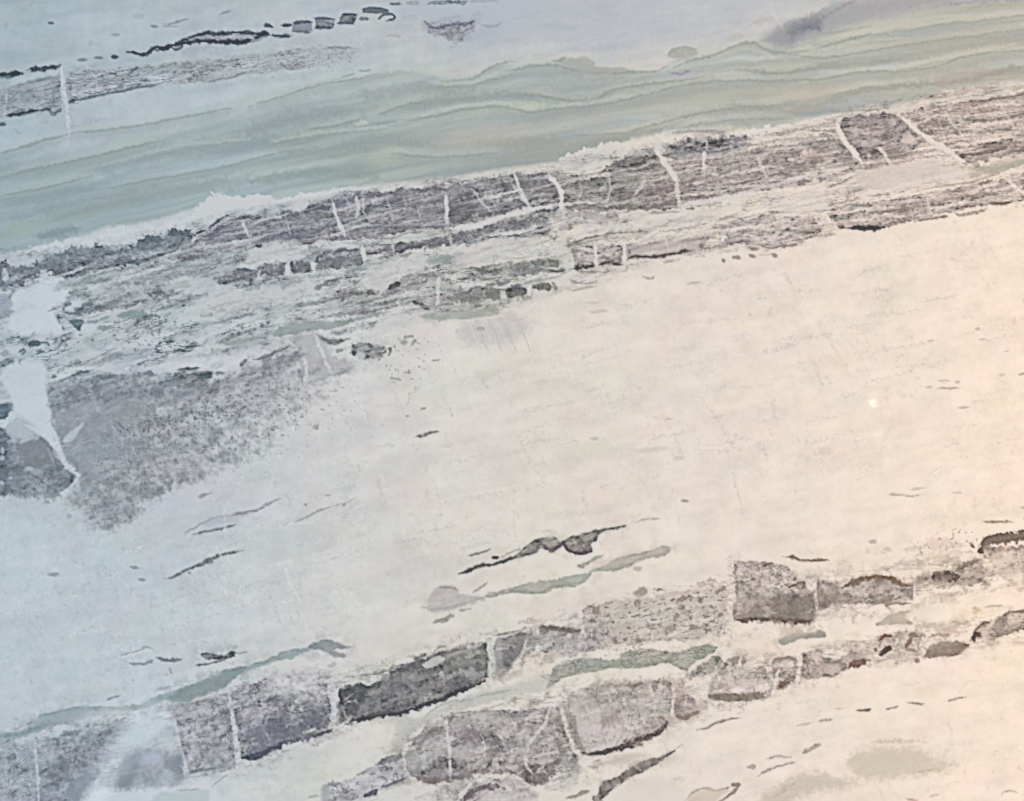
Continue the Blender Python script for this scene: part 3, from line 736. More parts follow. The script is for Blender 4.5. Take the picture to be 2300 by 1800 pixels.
# third row blocks 490..820
fill([(490, 632), (500, 615), (520, 606), (555, 605), (578, 618), (575, 634), (540, 632), (505, 638)], (.50, .50, .54), rag=4, edge=.5, tex=RT)
line([(515, 612), (540, 606), (565, 608), (576, 618)], 6, (.18, .18, .21), .8, 3); line([(500, 634), (512, 632)], 9, (.14, .17, .18), .8, 2)
fill([(580, 600), (600, 592), (642, 590), (645, 614), (620, 618), (588, 620)], (.38, .38, .42), rag=5, edge=.5, tex=RT)
fill([(654, 590), (680, 585), (698, 592), (698, 612), (660, 614)], (.36, .37, .42), rag=4, edge=.5, tex=RT)
fill([(708, 595), (730, 580), (755, 565), (800, 560), (812, 566), (815, 585), (800, 600), (740, 602), (712, 606)], (.46, .46, .50), rag=5, edge=.4, tex=RT)
line([(748, 570), (775, 561), (808, 563)], 10, (.22, .22, .26), .8, 3); line([(590, 610), (615, 618), (640, 608)], 8, (.2, .2, .22), .7, 4)
line([(775, 612), (800, 608), (820, 604)], 6, (.38, .41, .38), .75, 3); line([(700, 620), (760, 616)], 5, (.5, .53, .5), .6, 4)
line([(700, 640), (740, 632), (780, 625)], 8, (.62, .67, .63), .6, 5, soft=4); line([(690, 553), (720, 554)], 7, (.45, .5, .5), .7, 4)
line([(575, 550), (590, 554)], 8, DARK, .8, 3); line([(685, 575), (705, 572), (720, 564)], 4, (.35, .38, .36), .7, 2)
# centre cluster
fill([(737, 672), (760, 655), (790, 646), (825, 650), (850, 652), (846, 660), (810, 668), (780, 672), (750, 674)], (.48, .49, .46), rag=4, soft=4, tex=dict(RT, light=.2))
line([(785, 658), (815, 658)], 11, (.24, .25, .24), .75, 4); line([(822, 658), (848, 656)], 8, (.22, .22, .21), .8, 3)
fill([(740, 706), (790, 692), (850, 684), (862, 690), (850, 708), (800, 712), (745, 712)], (.66, .65, .66), rag=6, soft=4, op=.8, tex=dict(RL, light=.4))
line([(700, 680), (735, 679)], 4, (.28, .3, .28), .8, 2); line([(760, 684), (800, 682), (840, 676)], 4, (.42, .42, .42), .65, 3); line([(745, 708), (820, 702)], 5, (.42, .4, .44), .6, 4, brk=.3)
fill([(868, 650), (890, 632), (930, 616), (985, 616), (988, 655), (968, 700), (945, 690), (925, 678), (895, 682), (866, 685), (880, 668)],
     (.72, .71, .68), rag=5, soft=4, tex=dict(RL, amp=.22, light=.3, fleck=.5))
line([(872, 650), (885, 643), (897, 638)], 10, (.13, .13, .12), .85, 3); line([(866, 672), (868, 684), (895, 685)], 9, (.25, .26, .27), .8, 3)
line([(927, 678), (945, 684), (963, 696)], 9, (.2, .2, .17), .85, 3); line([(945, 622), (985, 620)], 5, (.38, .38, .36), .75, 2)
blob(935, 640, 20, 10, (.50, .49, .47), .6, -10, 6); line([(895, 680), (925, 678)], 5, (.3, .3, .27), .7, 3); line([(900, 625), (925, 618)], 5, (.5, .5, .47), .7, 3)
fill([(990, 682), (988, 650), (1010, 618), (1050, 604), (1120, 604), (1135, 620), (1137, 650), (1100, 672), (1060, 686), (1010, 684)],
     (.68, .68, .65), rag=6, soft=4, tex=dict(RL, amp=.3, light=.35, fleck=.6))
line([(1065, 604), (1090, 610), (1125, 609)], 6, (.24, .25, .2), .85, 3); line([(1078, 626), (1115, 628), (1125, 618)], 7, (.26, .27, .22), .8, 3)
line([(1095, 640), (1140, 636)], 4, (.3, .31, .26), .7, 2); blob(1040, 664, 18, 12, (.36, .36, .34), .7, 0, 8)
blob(1065, 676, 14, 9, (.28, .28, .26), .7, 0, 6); line([(995, 675), (1000, 660), (990, 645)], 7, (.4, .4, .38), .6, 4)
blob(1110, 665, 14, 12, (.28, .29, .27), .8, 0, 7)
fill([(1136, 652), (1150, 648), (1184, 646), (1183, 662), (1160, 666), (1140, 668)], (.20, .21, .17), rag=3, soft=3, tex=dict(RT, light=.0))
line([(1196, 645), (1240, 645)], 15, (.22, .23, .20), .9, 4, brk=.1); line([(1242, 636), (1250, 652)], 8, (.35, .35, .32), .7, 3)
fill([(1140, 612), (1150, 596), (1190, 586), (1220, 582), (1262, 588), (1272, 604), (1240, 612), (1190, 616), (1150, 622)], (.56, .59, .56), rag=5, edge=.4, tex=dict(RL, amp=.3, light=.3, fleck=.4))
line([(1195, 592), (1210, 586), (1222, 590)], 7, (.28, .31, .27), .75, 2); line([(1226, 586), (1262, 589)], 6, (.25, .26, .22), .85, 2)
line([(1232, 606), (1255, 611), (1272, 606)], 7, (.24, .26, .24), .85, 2); line([(1150, 632), (1200, 630), (1250, 622), (1285, 605)], 4, (.5, .53, .5), .7, 2)
line([(1160, 594), (1185, 586)], 3, (.4, .4, .38), .6, 2); line([(1150, 617), (1165, 620)], 6, (.3, .32, .28), .7, 2)
# green slivers
GT = dict(ds=.45, amp=.12, light=.05, fleck=.05, lamw=.7)
fill([(956, 588), (970, 578), (1010, 572), (1045, 568), (1020, 580), (1008, 592), (980, 592)], (.50, .59, .55), rag=3, soft=3, tex=GT)
fill([(612, 745), (625, 736), (660, 728), (720, 722), (770, 720), (835, 712), (790, 726), (760, 735), (730, 742), (690, 742), (665, 752), (612, 756)], (.50, .61, .56), rag=3, soft=3, tex=GT)
fill([(940, 712), (975, 702), (1040, 698), (1090, 694), (1120, 692), (1122, 706), (1090, 712), (1010, 718), (960, 716)], (.58, .64, .56), rag=3, soft=4, op=.9, tex=GT)
fill([(492, 768), (540, 760), (575, 756), (580, 760), (545, 770), (515, 776)], (.50, .58, .55), rag=3, soft=3, op=.9, tex=GT)
blob(1105, 693, 14, 9, (.5, .54, .48), .6, 0, 4)
# second belt, left (greenish)
fill([(150, 672), (165, 645), (200, 622), (300, 602), (400, 592), (480, 572), (552, 562), (548, 590), (500, 610), (400, 622), (350, 642), (260, 655), (190, 660)],
     (.64, .68, .68), rag=6, soft=5, tex=dict(RL, amp=.28, light=.35, fleck=.3))
line([(195, 625), (240, 612), (300, 600), (400, 590)], 4, (.4, .45, .46), .6, 3, brk=.3); line([(265, 610), (290, 606)], 4, (.3, .36, .38), .6, 2)
fill([(400, 615), (470, 600), (550, 575), (548, 585), (500, 615), (440, 622)], (.60, .64, .68), rag=4, soft=4, op=.8, tex=dict(amp=.2, light=.2))
line([(330, 630), (380, 622), (400, 615)], 8, (.46, .52, .52), .6, 5, brk=.3)
fill([(200, 680), (260, 660), (330, 650), (385, 645), (395, 665), (350, 680), (300, 690), (215, 695)], (.62, .62, .66), rag=7, soft=5, op=.8, tex=dict(RL, light=.35, fleck=.5))
line([(210, 692), (240, 692), (265, 685)], 6, (.22, .25, .27), .8, 3); line([(262, 686), (295, 684), (315, 675)], 5, (.3, .28, .33), .75, 3, brk=.1)
line([(360, 650), (385, 648), (383, 662), (362, 668)], 9, (.25, .28, .3), .75, 4, brk=.1); blob(418, 643, 11, 4, (.2, .24, .24), .8)
line([(140, 700), (150, 686), (160, 682)], 7, (.24, .28, .3), .75, 3); line([(142, 703), (165, 706), (185, 698)], 7, (.2, .25, .27), .8, 4)
blob(180, 697, 9, 5, (.18, .22, .24), .8); blob(150, 695, 6, 4, (.9, .94, .98), .7)
fill([(153, 722), (170, 718), (190, 722), (182, 735), (180, 744), (165, 736)], (.24, .29, .31), rag=3, soft=3)
line([(190, 726), (225, 718), (245, 712)], 8, (.42, .5, .5), .75, 4); blob(235, 736, 16, 6, (.42, .48, .5), .75, 0, 4); blob(180, 755, 6, 3, (.5, .55, .57), .7)
fill([(262, 712), (280, 700), (322, 698), (322, 712), (290, 716)], (.42, .50, .48), rag=3, soft=4, op=.9)
line([(330, 700), (380, 690), (440, 670)], 6, (.62, .7, .7), .6, 4, soft=3)
line([(145, 676), (165, 665)], 6, (.5, .56, .6), .5, 4)
# speckled flat patches
flecks([(255, 770), (300, 745), (350, 735), (350, 765), (300, 790)], .30, .45, 8, size=1, col=(.3, .3, .36))
flecks([(390, 760), (410, 730), (500, 700), (570, 715), (560, 740), (470, 750)], .20, .45, 12, size=1.2, col=(.35, .37, .36))
flecks([(530, 690), (640, 680), (720, 690), (700, 720), (560, 730)], .22, .45, 16, size=1.2, col=(.35, .38, .38))
# bright white field at left
fill([(30, 660), (90, 630), (140, 640), (150, 665), (125, 690), (130, 720), (140, 745), (90, 750), (60, 760), (20, 740), (25, 700)], (1.03, 1.03, 1.05), rag=6, soft=7, op=.95)
fill([(0, 660), (20, 668), (28, 690), (18, 705), (-60, 710), (-60, 660)], (.60, .60, .68), rag=6, soft=7, op=.8)
line([(-30, 640), (40, 650), (85, 628)], 8, (.6, .62, .7), .5, 4)
line([(66, 778), (75, 774), (88, 772)], 12, (.14, .18, .19), .85, 3); line([(86, 770), (105, 770), (111, 780)], 5, (.25, .3, .3), .8, 2)
line([(42, 792), (52, 786), (58, 790), (48, 797)], 6, (.2, .24, .26), .8, 2); line([(15, 770), (35, 762)], 7, (.45, .5, .54), .7, 4); blob(10, 795, 9, 8, (.5, .54, .58), .7, 0, 4)
line([(58, 768), (70, 755), (80, 745)], 4, (.5, .55, .58), .7, 2)
line([(120, 863), (160, 845), (210, 830)], 4, (.3, .34, .35), .8, 2.5); line([(160, 844), (200, 832)], 7, (.25, .28, .3), .7, 3)
line([(220, 812), (290, 798), (330, 790)], 3, (.45, .5, .5), .7, 2); line([(210, 828), (260, 805), (300, 795)], 3, (.55, .6, .6), .6, 2)

# ---- lower-left massive grey body
fill([(104, 884), (130, 872), (200, 850), (290, 838), (370, 845), (430, 862), (500, 852), (560, 815), (640, 778), (690, 782), (740, 800), (800, 800), (860, 812),
      (800, 845), (745, 880), (680, 925), (620, 965), (620, 1000), (520, 1050), (440, 1080), (360, 1115), (300, 1160), (250, 1188), (205, 1182), (180, 1150),
      (150, 1120), (172, 1080), (140, 1030), (112, 960)], (.53, .54, .575), rag=10, soft=16, breakup=.22, halo=0,
     fade=((300, 900), (860, 1010)), tex=dict(amp=.17, lamw=.4, grainw=2.0, blotw=.8, fleck=.2, light=.20, ds=.3, thread=.25))
fill([(110, 888), (250, 860), (330, 900), (300, 1000), (250, 1060), (190, 1060), (150, 1000), (112, 950)], (.50, .51, .55), rag=14, soft=30, op=.75, halo=0, tex=dict(amp=.10, lamw=.3, light=.0, grainw=1.2))
fill([(500, 860), (600, 800), (660, 800), (700, 860), (640, 900), (520, 930)], (.62, .62, .65), rag=12, soft=20, op=.5, halo=0, tex=dict(amp=.2, lamw=.3, light=.4, grainw=1.4, blotw=.9))
flecks([(260, 960), (330, 940), (420, 912), (560, 880), (560, 930), (420, 970), (280, 985)], .36, .62, 18, size=.85, col=(.22, .23, .25))
flecks([(250, 950), (420, 890), (650, 830), (700, 900), (560, 1010), (400, 1080), (300, 1120), (210, 1050)], .24, .55, 30, size=1, col=(.30, .31, .34))
flecks([(190, 1070), (330, 1060), (380, 1090), (290, 1170), (200, 1180)], .20, .45, 20, size=1.1, col=(.3, .3, .34))
line([(105, 872), (150, 860), (230, 848)], 4, (.6, .64, .68), .6, 3)
line([(108, 893), (140, 882), (200, 856), (230, 848), (290, 845)], 10, (.38, .40, .46), .75, 5, brk=.1)
line([(200, 862), (215, 854), (240, 850), (262, 842)], 9, (.26, .3, .32), .7, 4, brk=.15); line([(160, 880), (200, 872), (260, 858), (285, 848)], 7, (.36, .36, .42), .6, 4)
line([(300, 845), (340, 838), (350, 840)], 12, (.30, .31, .36), .7, 6, brk=.25)
fill([(355, 865), (375, 845), (400, 838), (440, 832), (480, 838), (465, 856), (455, 870), (420, 875), (390, 868)], (.34, .36, .40), rag=5, soft=5, op=.9, tex=dict(RT, light=.2))
line([(395, 832), (420, 829), (448, 827)], 7, (.17, .18, .21), .85, 2.5); line([(370, 858), (400, 855), (402, 862)], 8, (.25, .27, .3), .7, 3)
line([(445, 850), (462, 845), (475, 836)], 13, (.13, .17, .18), .85, 3); line([(420, 868), (440, 864)], 9, (.2, .19, .19), .75, 3); line([(482, 838), (505, 838)], 7, (.25, .29, .29), .75, 3)
line([(540, 824), (555, 808)], 8, (.24, .24, .26), .75, 3); line([(568, 808), (600, 800), (640, 782), (655, 776)], 6, (.22, .23, .25), .8, 3)
blob(600, 806, 14, 6, (.35, .37, .4), .6)
# grey wedge with two white veins
fill([(648, 764), (700, 750), (722, 752), (745, 800), (790, 812), (800, 832), (760, 842), (720, 850), (690, 862), (672, 810)], (.70, .71, .72), rag=5, soft=6, op=.9, tex=dict(amp=.12, light=.15, grainw=.8))
fill([(712, 752), (740, 762), (788, 760), (770, 768), (750, 778), (725, 770)], (.40, .40, .40), rag=3, soft=4, op=.85, tex=dict(RT, light=.1))
fill([(785, 795), (795, 782), (812, 772), (840, 772), (862, 776), (862, 798), (840, 808), (812, 806)], (.33, .33, .35), rag=7, soft=5, breakup=.4, tex=dict(RT, light=.35, lamw=.5))
blob(810, 800, 11, 8, (.85, .86, .85), .85, 0, 3); line([(870, 780), (878, 788), (872, 800)], 7, (.27, .28, .27), .8, 3); line([(755, 790), (770, 786)], 8, (.45, .45, .45), .7, 3)
line([(672, 830), (678, 850)], 9, (.42, .43, .47), .75, 4); line([(695, 842), (720, 826)], 8, (.45, .45, .45), .65, 5, brk=.3); line([(752, 845), (790, 825)], 10, (.48, .48, .48), .6, 5, brk=.3)
line([(905, 758), (928, 756)], 6, (.42, .42, .4), .7, 3); blob(908, 768, 9, 7, (.42, .42, .4), .6); line([(925, 775), (935, 760)], 8, (.42, .43, .41), .7, 3)
flecks([(870, 770), (960, 745), (1000, 780), (960, 830), (880, 850), (860, 810)], .16, .4, 16, size=1.1, col=(.4, .41, .38))
flecks([(860, 830), (960, 815), (960, 850), (870, 860)], .22, .5, 10, size=1, col=(.35, .36, .34))
line([(875, 852), (900, 852)], 6, (.58, .58, .56), .7, 3); line([(970, 812), (988, 810)], 4, (.5, .44, .4), .7, 2)
fill([(1030, 740), (1060, 722), (1110, 715), (1170, 712), (1190, 730), (1170, 760), (1120, 770), (1050, 775)], (.86, .83, .82), rag=8, soft=14, op=.8, tex=dict(amp=.08, light=.1))
for k_ in range(9):
    x0 = 1050 + 16 * k_
    line([(x0, 720), (x0 + 12, 745), (x0 + 30, 790)], 3.2, (.80, .76, .76) if k_ % 2 else (1.03, 1.0, .99), .55, 4, tx=.05)
blob(1080, 738, 10, 5, (.6, .56, .55), .6, 0, 3)
line([(650, 768), (668, 785), (684, 812), (688, 835), (684, 866)], 6, (.97, .97, .98), .85, 2); line([(708, 748), (722, 790), (738, 825), (752, 862)], 8, (.93, .93, .95), .85, 2)

# ---- far-left dark body and the white wedge
fill([(-60, 950), (0, 955), (12, 962), (30, 985), (55, 990), (90, 978), (120, 1005), (150, 1050), (172, 1070), (150, 1100), (125, 1120), (85, 1118), (50, 1116), (0, 1118), (-60, 1122)],
     (.36, .375, .44), rag=8, soft=7, tex=dict(amp=.28, lamw=.2, grainw=.6, blotw=.9, light=.18, fleck=.15))
fill([(45, 990), (90, 980), (128, 1010), (120, 1045), (60, 1050), (45, 1020)], (.40, .40, .42), rag=8, soft=12, op=.8, tex=dict(amp=.08, light=0))
fill([(-60, 960), (8, 965), (20, 1000), (15, 1080), (-60, 1100)], (.24, .27, .35), rag=8, soft=10, op=.8, tex=dict(amp=.3, light=.1))
for q in [(5, 1030, 6, 6), (24, 1075, 5, 4), (4, 1085, 5, 5), (30, 990, 7, 4), (65, 1052, 9, 5), (5, 1012, 4, 8)]:
    blob(q[0], q[1], q[2], q[3], (.75, .8, .86), .6, 0, 2)
line([(52, 1112), (75, 1100), (85, 1118)], 13, (.20, .25, .27), .65, 6, brk=.2); line([(92, 1108), (118, 1100), (115, 1118)], 12, (.28, .33, .35), .6, 6, brk=.2)
line([(0, 1108), (15, 1095)], 12, (.18, .22, .24), .6, 5); blob(38, 1082, 14, 8, (.25, .3, .33), .5, 0, 6)
fill([(60, 1110), (160, 1110), (200, 1180), (120, 1170), (40, 1150), (0, 1130)], (.80, .84, .86), rag=12, soft=14, op=.5, tex=dict(amp=.12, light=.1, blotw=1))
fill([(-60, 905), (0, 908), (24, 905), (40, 920), (20, 925), (12, 940), (-60, 948)], (.22, .27, .31), rag=4, soft=4)
fill([(0, 850), (30, 815), (98, 822), (104, 870), (112, 920), (120, 965), (138, 1010), (120, 1000), (95, 978), (55, 960), (30, 930), (20, 890)], (.97, 1.0, 1.03), rag=5, soft=7, op=.97)
fill([(12, 958), (35, 935), (60, 945), (95, 968), (88, 982), (55, 992), (30, 988)], (.70, .74, .76), rag=5, soft=8, op=.8)
line([(45, 996), (60, 988), (92, 980)], 6, (.84, .86, .88), .6, 3); line([(8, 958), (40, 930)], 5, (.95, 1, 1.02), .7, 2)
fill([(55, 955), (90, 960), (110, 945), (135, 1010), (120, 1003), (95, 982)], (.98, 1.0, 1.03), rag=3, soft=4, op=.8)
line([(118, 975), (135, 1012), (150, 1045), (168, 1062), (178, 1068)], 9, (.93, .94, 1.0), .9, 2); line([(176, 1066), (168, 1085), (152, 1100), (140, 1112)], 6, (.88, .89, .94), .8, 2)
fill([(137, 1008), (150, 1040), (168, 1062), (150, 1050), (132, 1028)], (.86, .88, .94), rag=2, soft=4, op=.8)
fill([(140, 992), (148, 978), (165, 965), (188, 950), (178, 970), (165, 988), (148, 996)], (.82, .84, .86), rag=2, soft=4, op=.95)
line([(105, 1005), (118, 1030), (122, 1045)], 6, (.56, .57, .62), .6, 2, soft=3)
line([(215, 1065), (240, 1058), (262, 1052)], 5, (.42, .43, .44), .7, 3); line([(212, 1090), (225, 1110), (240, 1130)], 10, (.42, .44, .46), .65, 5); blob(206, 1110, 7, 6, (.38, .38, .42), .7)
blob(203, 1164, 6, 5, (.42, .42, .46), .65); blob(170, 1040, 10, 9, (.42, .43, .48), .5, 0, 5)
blob(155, 1158, 6, 6, (.5, .55, .56), .5, 0, 3); blob(120, 1290, 13, 5, (.45, .52, .55), .7, 0, 3); blob(302, 1275, 11, 4, (.4, .43, .43), .7, 10, 2); blob(318, 1303, 8, 4, (.45, .48, .48), .7, 0, 2)

# ---- dashes in the open quartz
D2 = (.36, .36, .36)
line([(445, 1118), (460, 1112), (478, 1106)], 7, (.45, .47, .47), .75, 2)
line([(412, 1200), (440, 1185), (462, 1172), (490, 1162), (520, 1158)], 4, (.45, .45, .5), .7, 3, brk=.1)
fill([(462, 1172), (500, 1160), (540, 1150), (560, 1155), (530, 1170), (470, 1185)], (.74, .73, .80), rag=4, soft=6, op=.7)
line([(515, 1160), (545, 1153), (575, 1146), (600, 1134), (628, 1122)], 6, (.40, .40, .43), .75, 3.5, brk=.2)
line([(435, 1202), (465, 1193), (500, 1188), (530, 1179)], 5, (.32, .33, .36), .85, 2.5)
line([(365, 1300), (388, 1297), (420, 1280), (455, 1265), (478, 1254), (510, 1244), (545, 1236)], 8, (.32, .34, .33), .9, 2)
line([(420, 1285), (430, 1288)], 8, (.4, .43, .42), .7, 2); line([(465, 1262), (480, 1262)], 9, (.3, .32, .31), .7, 2)
line([(636, 1180), (650, 1173)], 4, (.6, .62, .62), .6, 2); line([(665, 1172), (690, 1160), (715, 1148), (745, 1138)], 3.5, (.48, .49, .49), .8, 2); line([(745, 1136), (772, 1132), (795, 1120)], 4, (.6, .61, .6), .6, 3, brk=.4)
blob(772, 1135, 5, 3, (.45, .46, .45), .7); blob(735, 1113, 6, 3, (.55, .56, .55), .6); blob(687, 1135, 6, 3, (.5, .52, .52), .6); blob(708, 960, 6, 6, (.5, .52, .53), .6)
flecks([(560, 960), (700, 920), (720, 970), (640, 1010), (560, 1020)], .10, .35, 20, size=1.1, col=(.5, .52, .54))
line([(932, 981), (950, 979), (965, 972), (985, 970)], 7, (.38, .34, .30), .9, 2)
blob(950, 918, 7, 3, (.5, .48, .45), .7); blob(914, 936, 5, 4, (.6, .52, .52), .6); blob(1015, 932, 3, 5, (.7, .62, .6), .4)
line([(1052, 1249), (1078, 1242), (1103, 1233)], 5, (.36, .33, .30), .85, 2); blob(1112, 1253, 9, 4, (.25, .22, .19), .9, -5, 2)
line([(1030, 1289), (1052, 1282), (1082, 1269), (1105, 1268), (1128, 1262), (1162, 1248)], 8, (.20, .18, .16), .92, 2.5)
line([(1120, 1256), (1150, 1240), (1175, 1232)], 4, (.45, .42, .38), .7, 2.5, brk=.2)
fill([(1150, 1256), (1172, 1236), (1192, 1218), (1218, 1208), (1245, 1206), (1260, 1216), (1275, 1208), (1300, 1202), (1320, 1194), (1345, 1190), (1402, 1179),
      (1398, 1186), (1350, 1198), (1340, 1215), (1328, 1222), (1330, 1240), (1300, 1246), (1278, 1240), (1262, 1226), (1245, 1238), (1215, 1233), (1200, 1246), (1170, 1250)],
     (.42, .39, .36), rag=2, soft=2.5, edge=.3, tex=dict(amp=.35, light=.15, fleck=.2))
line([(1218, 1226), (1240, 1236), (1256, 1226), (1262, 1215)], 8, (.24, .19, .21), .85, 2); line([(1265, 1216), (1275, 1236), (1300, 1244), (1326, 1240)], 8, (.20, .16, .17), .85, 2)
line([(1150, 1256), (1180, 1246), (1208, 1240)], 5, (.3, .28, .26), .8, 2); line([(1215, 1196), (1235, 1192)], 5, (.75, .72, .70), .5, 3)
line([(1428, 1174), (1445, 1168), (1482, 1164)], 4, (.62, .56, .52), .7, 2, brk=.2); blob(1538, 1126, 9, 4, (.58, .52, .47), .75, 0, 2)
line([(1292, 1274), (1315, 1268), (1335, 1256), (1355, 1247)], 8, (.58, .57, .50), .85, 2.5)
fill([(1322, 1284), (1345, 1276), (1385, 1254), (1430, 1244), (1470, 1232), (1492, 1224), (1508, 1234), (1490, 1250), (1450, 1256), (1420, 1268), (1385, 1282), (1350, 1284)], (.66, .66, .57), rag=2.5, soft=3, edge=.25, tex=GT)
line([(1375, 1284), (1400, 1276), (1425, 1266)], 6, (.48, .48, .42), .8, 2); blob(1432, 1278, 10, 6, (.66, .63, .56), .7, 0, 3); line([(1400, 1254), (1430, 1246), (1460, 1238)], 4, (.46, .46, .40), .7, 2)
fill([(1100, 1336), (1150, 1322), (1200, 1308), (1260, 1298), (1310, 1288), (1332, 1282), (1312, 1308), (1280, 1318), (1240, 1322), (1215, 1334), (1150, 1330), (1100, 1342)], (.64, .67, .58), rag=2.5, soft=3, edge=.2, tex=GT)
line([(1100, 1338), (1150, 1330), (1215, 1332), (1250, 1318), (1290, 1318), (1310, 1306)], 6, (.48, .50, .42), .8, 2.5); line([(1150, 1322), (1200, 1308)], 4, (.5, .5, .44), .7, 2)
line([(1060, 1352), (1085, 1342), (1110, 1334), (1160, 1322)], 9, (.62, .60, .54), .8, 3); line([(1060, 1332), (1078, 1322), (1095, 1308)], 5, (.5, .46, .42), .75, 2)
fill([(965, 1340), (985, 1318), (1025, 1320), (1038, 1336), (1070, 1340), (1085, 1350), (1040, 1362), (1000, 1372), (960, 1370)], (.74, .70, .68), rag=5, soft=6, op=.9, tex=dict(amp=.14, light=.1))
line([(985, 1320), (1010, 1320), (1028, 1325)], 5, (.52, .49, .46), .7, 2.5); line([(972, 1398), (990, 1394), (1020, 1382)], 9, (.52, .49, .45), .85, 3); line([(1030, 1372), (1058, 1368)], 6, (.58, .54, .50), .8, 3)
line([(945, 1368), (1000, 1364), (1060, 1352)], 5, (.64, .6, .56), .6, 4)

# ---- ragged bedded ground joining the lower rows of pieces
for HBx, kk in (([(-60, 1650), (380, 1575), (760, 1500), (1100, 1420), (1300, 1375), (1640, 1290), (1900, 1285), (2100, 1245), (2370, 1180), (2370, 1300), (2050, 1362), (1640, 1410), (1300, 1475), (1100, 1535), (760, 1650), (540, 1735), (-60, 1830)], .85),
                ([(850, 1710), (1000, 1600), (1300, 1530), (1500, 1520), (1620, 1470), (1800, 1455), (2000, 1410), (2370, 1360), (2370, 1425), (2080, 1485), (1900, 1515), (1730, 1575), (1500, 1650), (1300, 1745), (1000, 1800), (760, 1860)], .8)):
    p = smooth(HBx, True, 3)
    d = polysd(X + 9 * RX, Y + 9 * RY, p)
    m = (1 - sstep(-24, 14, d)) * kk
    mul(full, m * sstep(-.3, .5, MID + .5 * BLOT) * .75, (.70, .685, .68))
    mul(full, m * sstep(.1, .7, LAMF + .5 * BLOT) * .5, (.56, .54, .54))
    mul(full, m * RID * .55, (.42, .40, .40))
    mul(full, m * sstep(.3, .7, FLECK) * .4 * sstep(-.2, .4, MID), (.35, .32, .31))

# ---- bottom-left green ribbon
fill([(-60, 1662), (0, 1648), (50, 1640), (82, 1624), (88, 1606), (130, 1598), (180, 1586), (250, 1588), (310, 1582), (352, 1564), (400, 1548), (455, 1530), (480, 1514), (530, 1502), (560, 1496),
      (620, 1474), (690, 1452), (720, 1440), (745, 1444), (700, 1462), (620, 1488), (560, 1506), (530, 1520), (505, 1546), (450, 1565), (420, 1578), (375, 1572), (330, 1590), (260, 1598), (190, 1614), (120, 1630), (60, 1652), (0, 1664), (-60, 1678)],
     (.51, .635, .645), rag=3, soft=3.5, tex=GT)
fill([(375, 1572), (400, 1552), (455, 1530), (490, 1515), (550, 1502), (520, 1530), (500, 1548), (450, 1564), (410, 1577)], (.36, .50, .52), rag=4, soft=6, op=.85, tex=GT)
line([(0, 1655), (40, 1650), (60, 1645), (100, 1628)], 7, (.40, .5, .52), .7, 3); line([(88, 1608), (130, 1600), (180, 1586)], 5, (.45, .52, .54), .7, 2); line([(240, 1572), (270, 1562)], 4, (.45, .5, .52), .8, 2)
line([(350, 1548), (385, 1543)], 7, (.6, .62, .68), .7, 3); line([(560, 1494), (600, 1484), (640, 1466), (680, 1458)], 5, (.42, .47, .50), .75, 3)
line([(490, 1508), (520, 1506), (550, 1500)], 5, (.4, .42, .45), .7, 3)
fill([(690, 1458), (712, 1444), (738, 1438), (770, 1448), (790, 1454), (772, 1458), (752, 1462), (782, 1474), (752, 1478), (738, 1470), (715, 1458)], (.45, .49, .52), rag=3, soft=3, tex=GT)
blob(745, 1494, 11, 6, (.62, .65, .63), .6)
fill([(452, 1470), (470, 1468), (500, 1472), (520, 1462), (530, 1468), (510, 1480), (470, 1482)], (.20, .21, .22), rag=3, soft=3, tex=dict(amp=.3, light=.2))
line([(440, 1494), (470, 1492), (505, 1482)], 5, (.2, .2, .24), .85, 2); line([(530, 1468), (560, 1464)], 3, (.45, .46, .44), .7, 2)
line([(350, 1476), (375, 1484), (410, 1482)], 7, (.30, .31, .34), .85, 3); line([(292, 1490), (325, 1492), (348, 1480)], 6, (.42, .43, .46), .8, 2.5)
line([(272, 1472), (310, 1462), (330, 1454), (345, 1462)], 5, (.55, .56, .56), .65, 3); line([(380, 1500), (385, 1515)], 6, (.5, .5, .55), .7, 3); blob(525, 1454, 7, 5, (.6, .6, .58), .6)
flecks([(260, 1500), (380, 1495), (390, 1560), (270, 1550)], .10, .3, 20, size=1.3, col=(.5, .5, .58))

# ---- bottom-left rocks
BT = dict(amp=.26, lamw=.35, grainw=.8, blotw=.9, fleck=.2, light=.30)
fill([(-60, 1700), (0, 1690), (40, 1690), (70, 1672), (90, 1655), (170, 1640), (250, 1625), (300, 1618), (285, 1650), (250, 1700), (225, 1735), (195, 1775), (165, 1815), (150, 1870), (-60, 1870)],
     (.60, .62, .69), rag=8, soft=10, tex=BT)
fill([(90, 1740), (140, 1700), (200, 1660), (245, 1640), (240, 1690), (190, 1760), (150, 1810), (90, 1820)], (.44, .46, .54), rag=10, soft=18, op=.75, tex=dict(BT, light=.1))
line([(12, 1702), (38, 1700)], 16, (.32, .38, .41), .75, 6); line([(60, 1680), (65, 1730)], 14, (.48, .52, .56), .5, 6, soft=5)
line([(130, 1680), (160, 1665), (175, 1680), (185, 1660), (210, 1645)], 7, (.38, .4, .46), .7, 5, brk=.2); line([(165, 1800), (185, 1770), (220, 1738)], 14, (.25, .29, .36), .75, 6, soft=5)
fill([(150, 1770), (200, 1730), (228, 1728), (200, 1780), (165, 1815), (150, 1800)], (.34, .38, .45), rag=6, soft=8, op=.7)
line([(78, 1660), (80, 1700), (86, 1750), (86, 1850)], 5, (.92, .94, .98), .8, 2)
line([(30, 1720), (35, 1760)], 12, (.5, .54, .58), .5, 6)
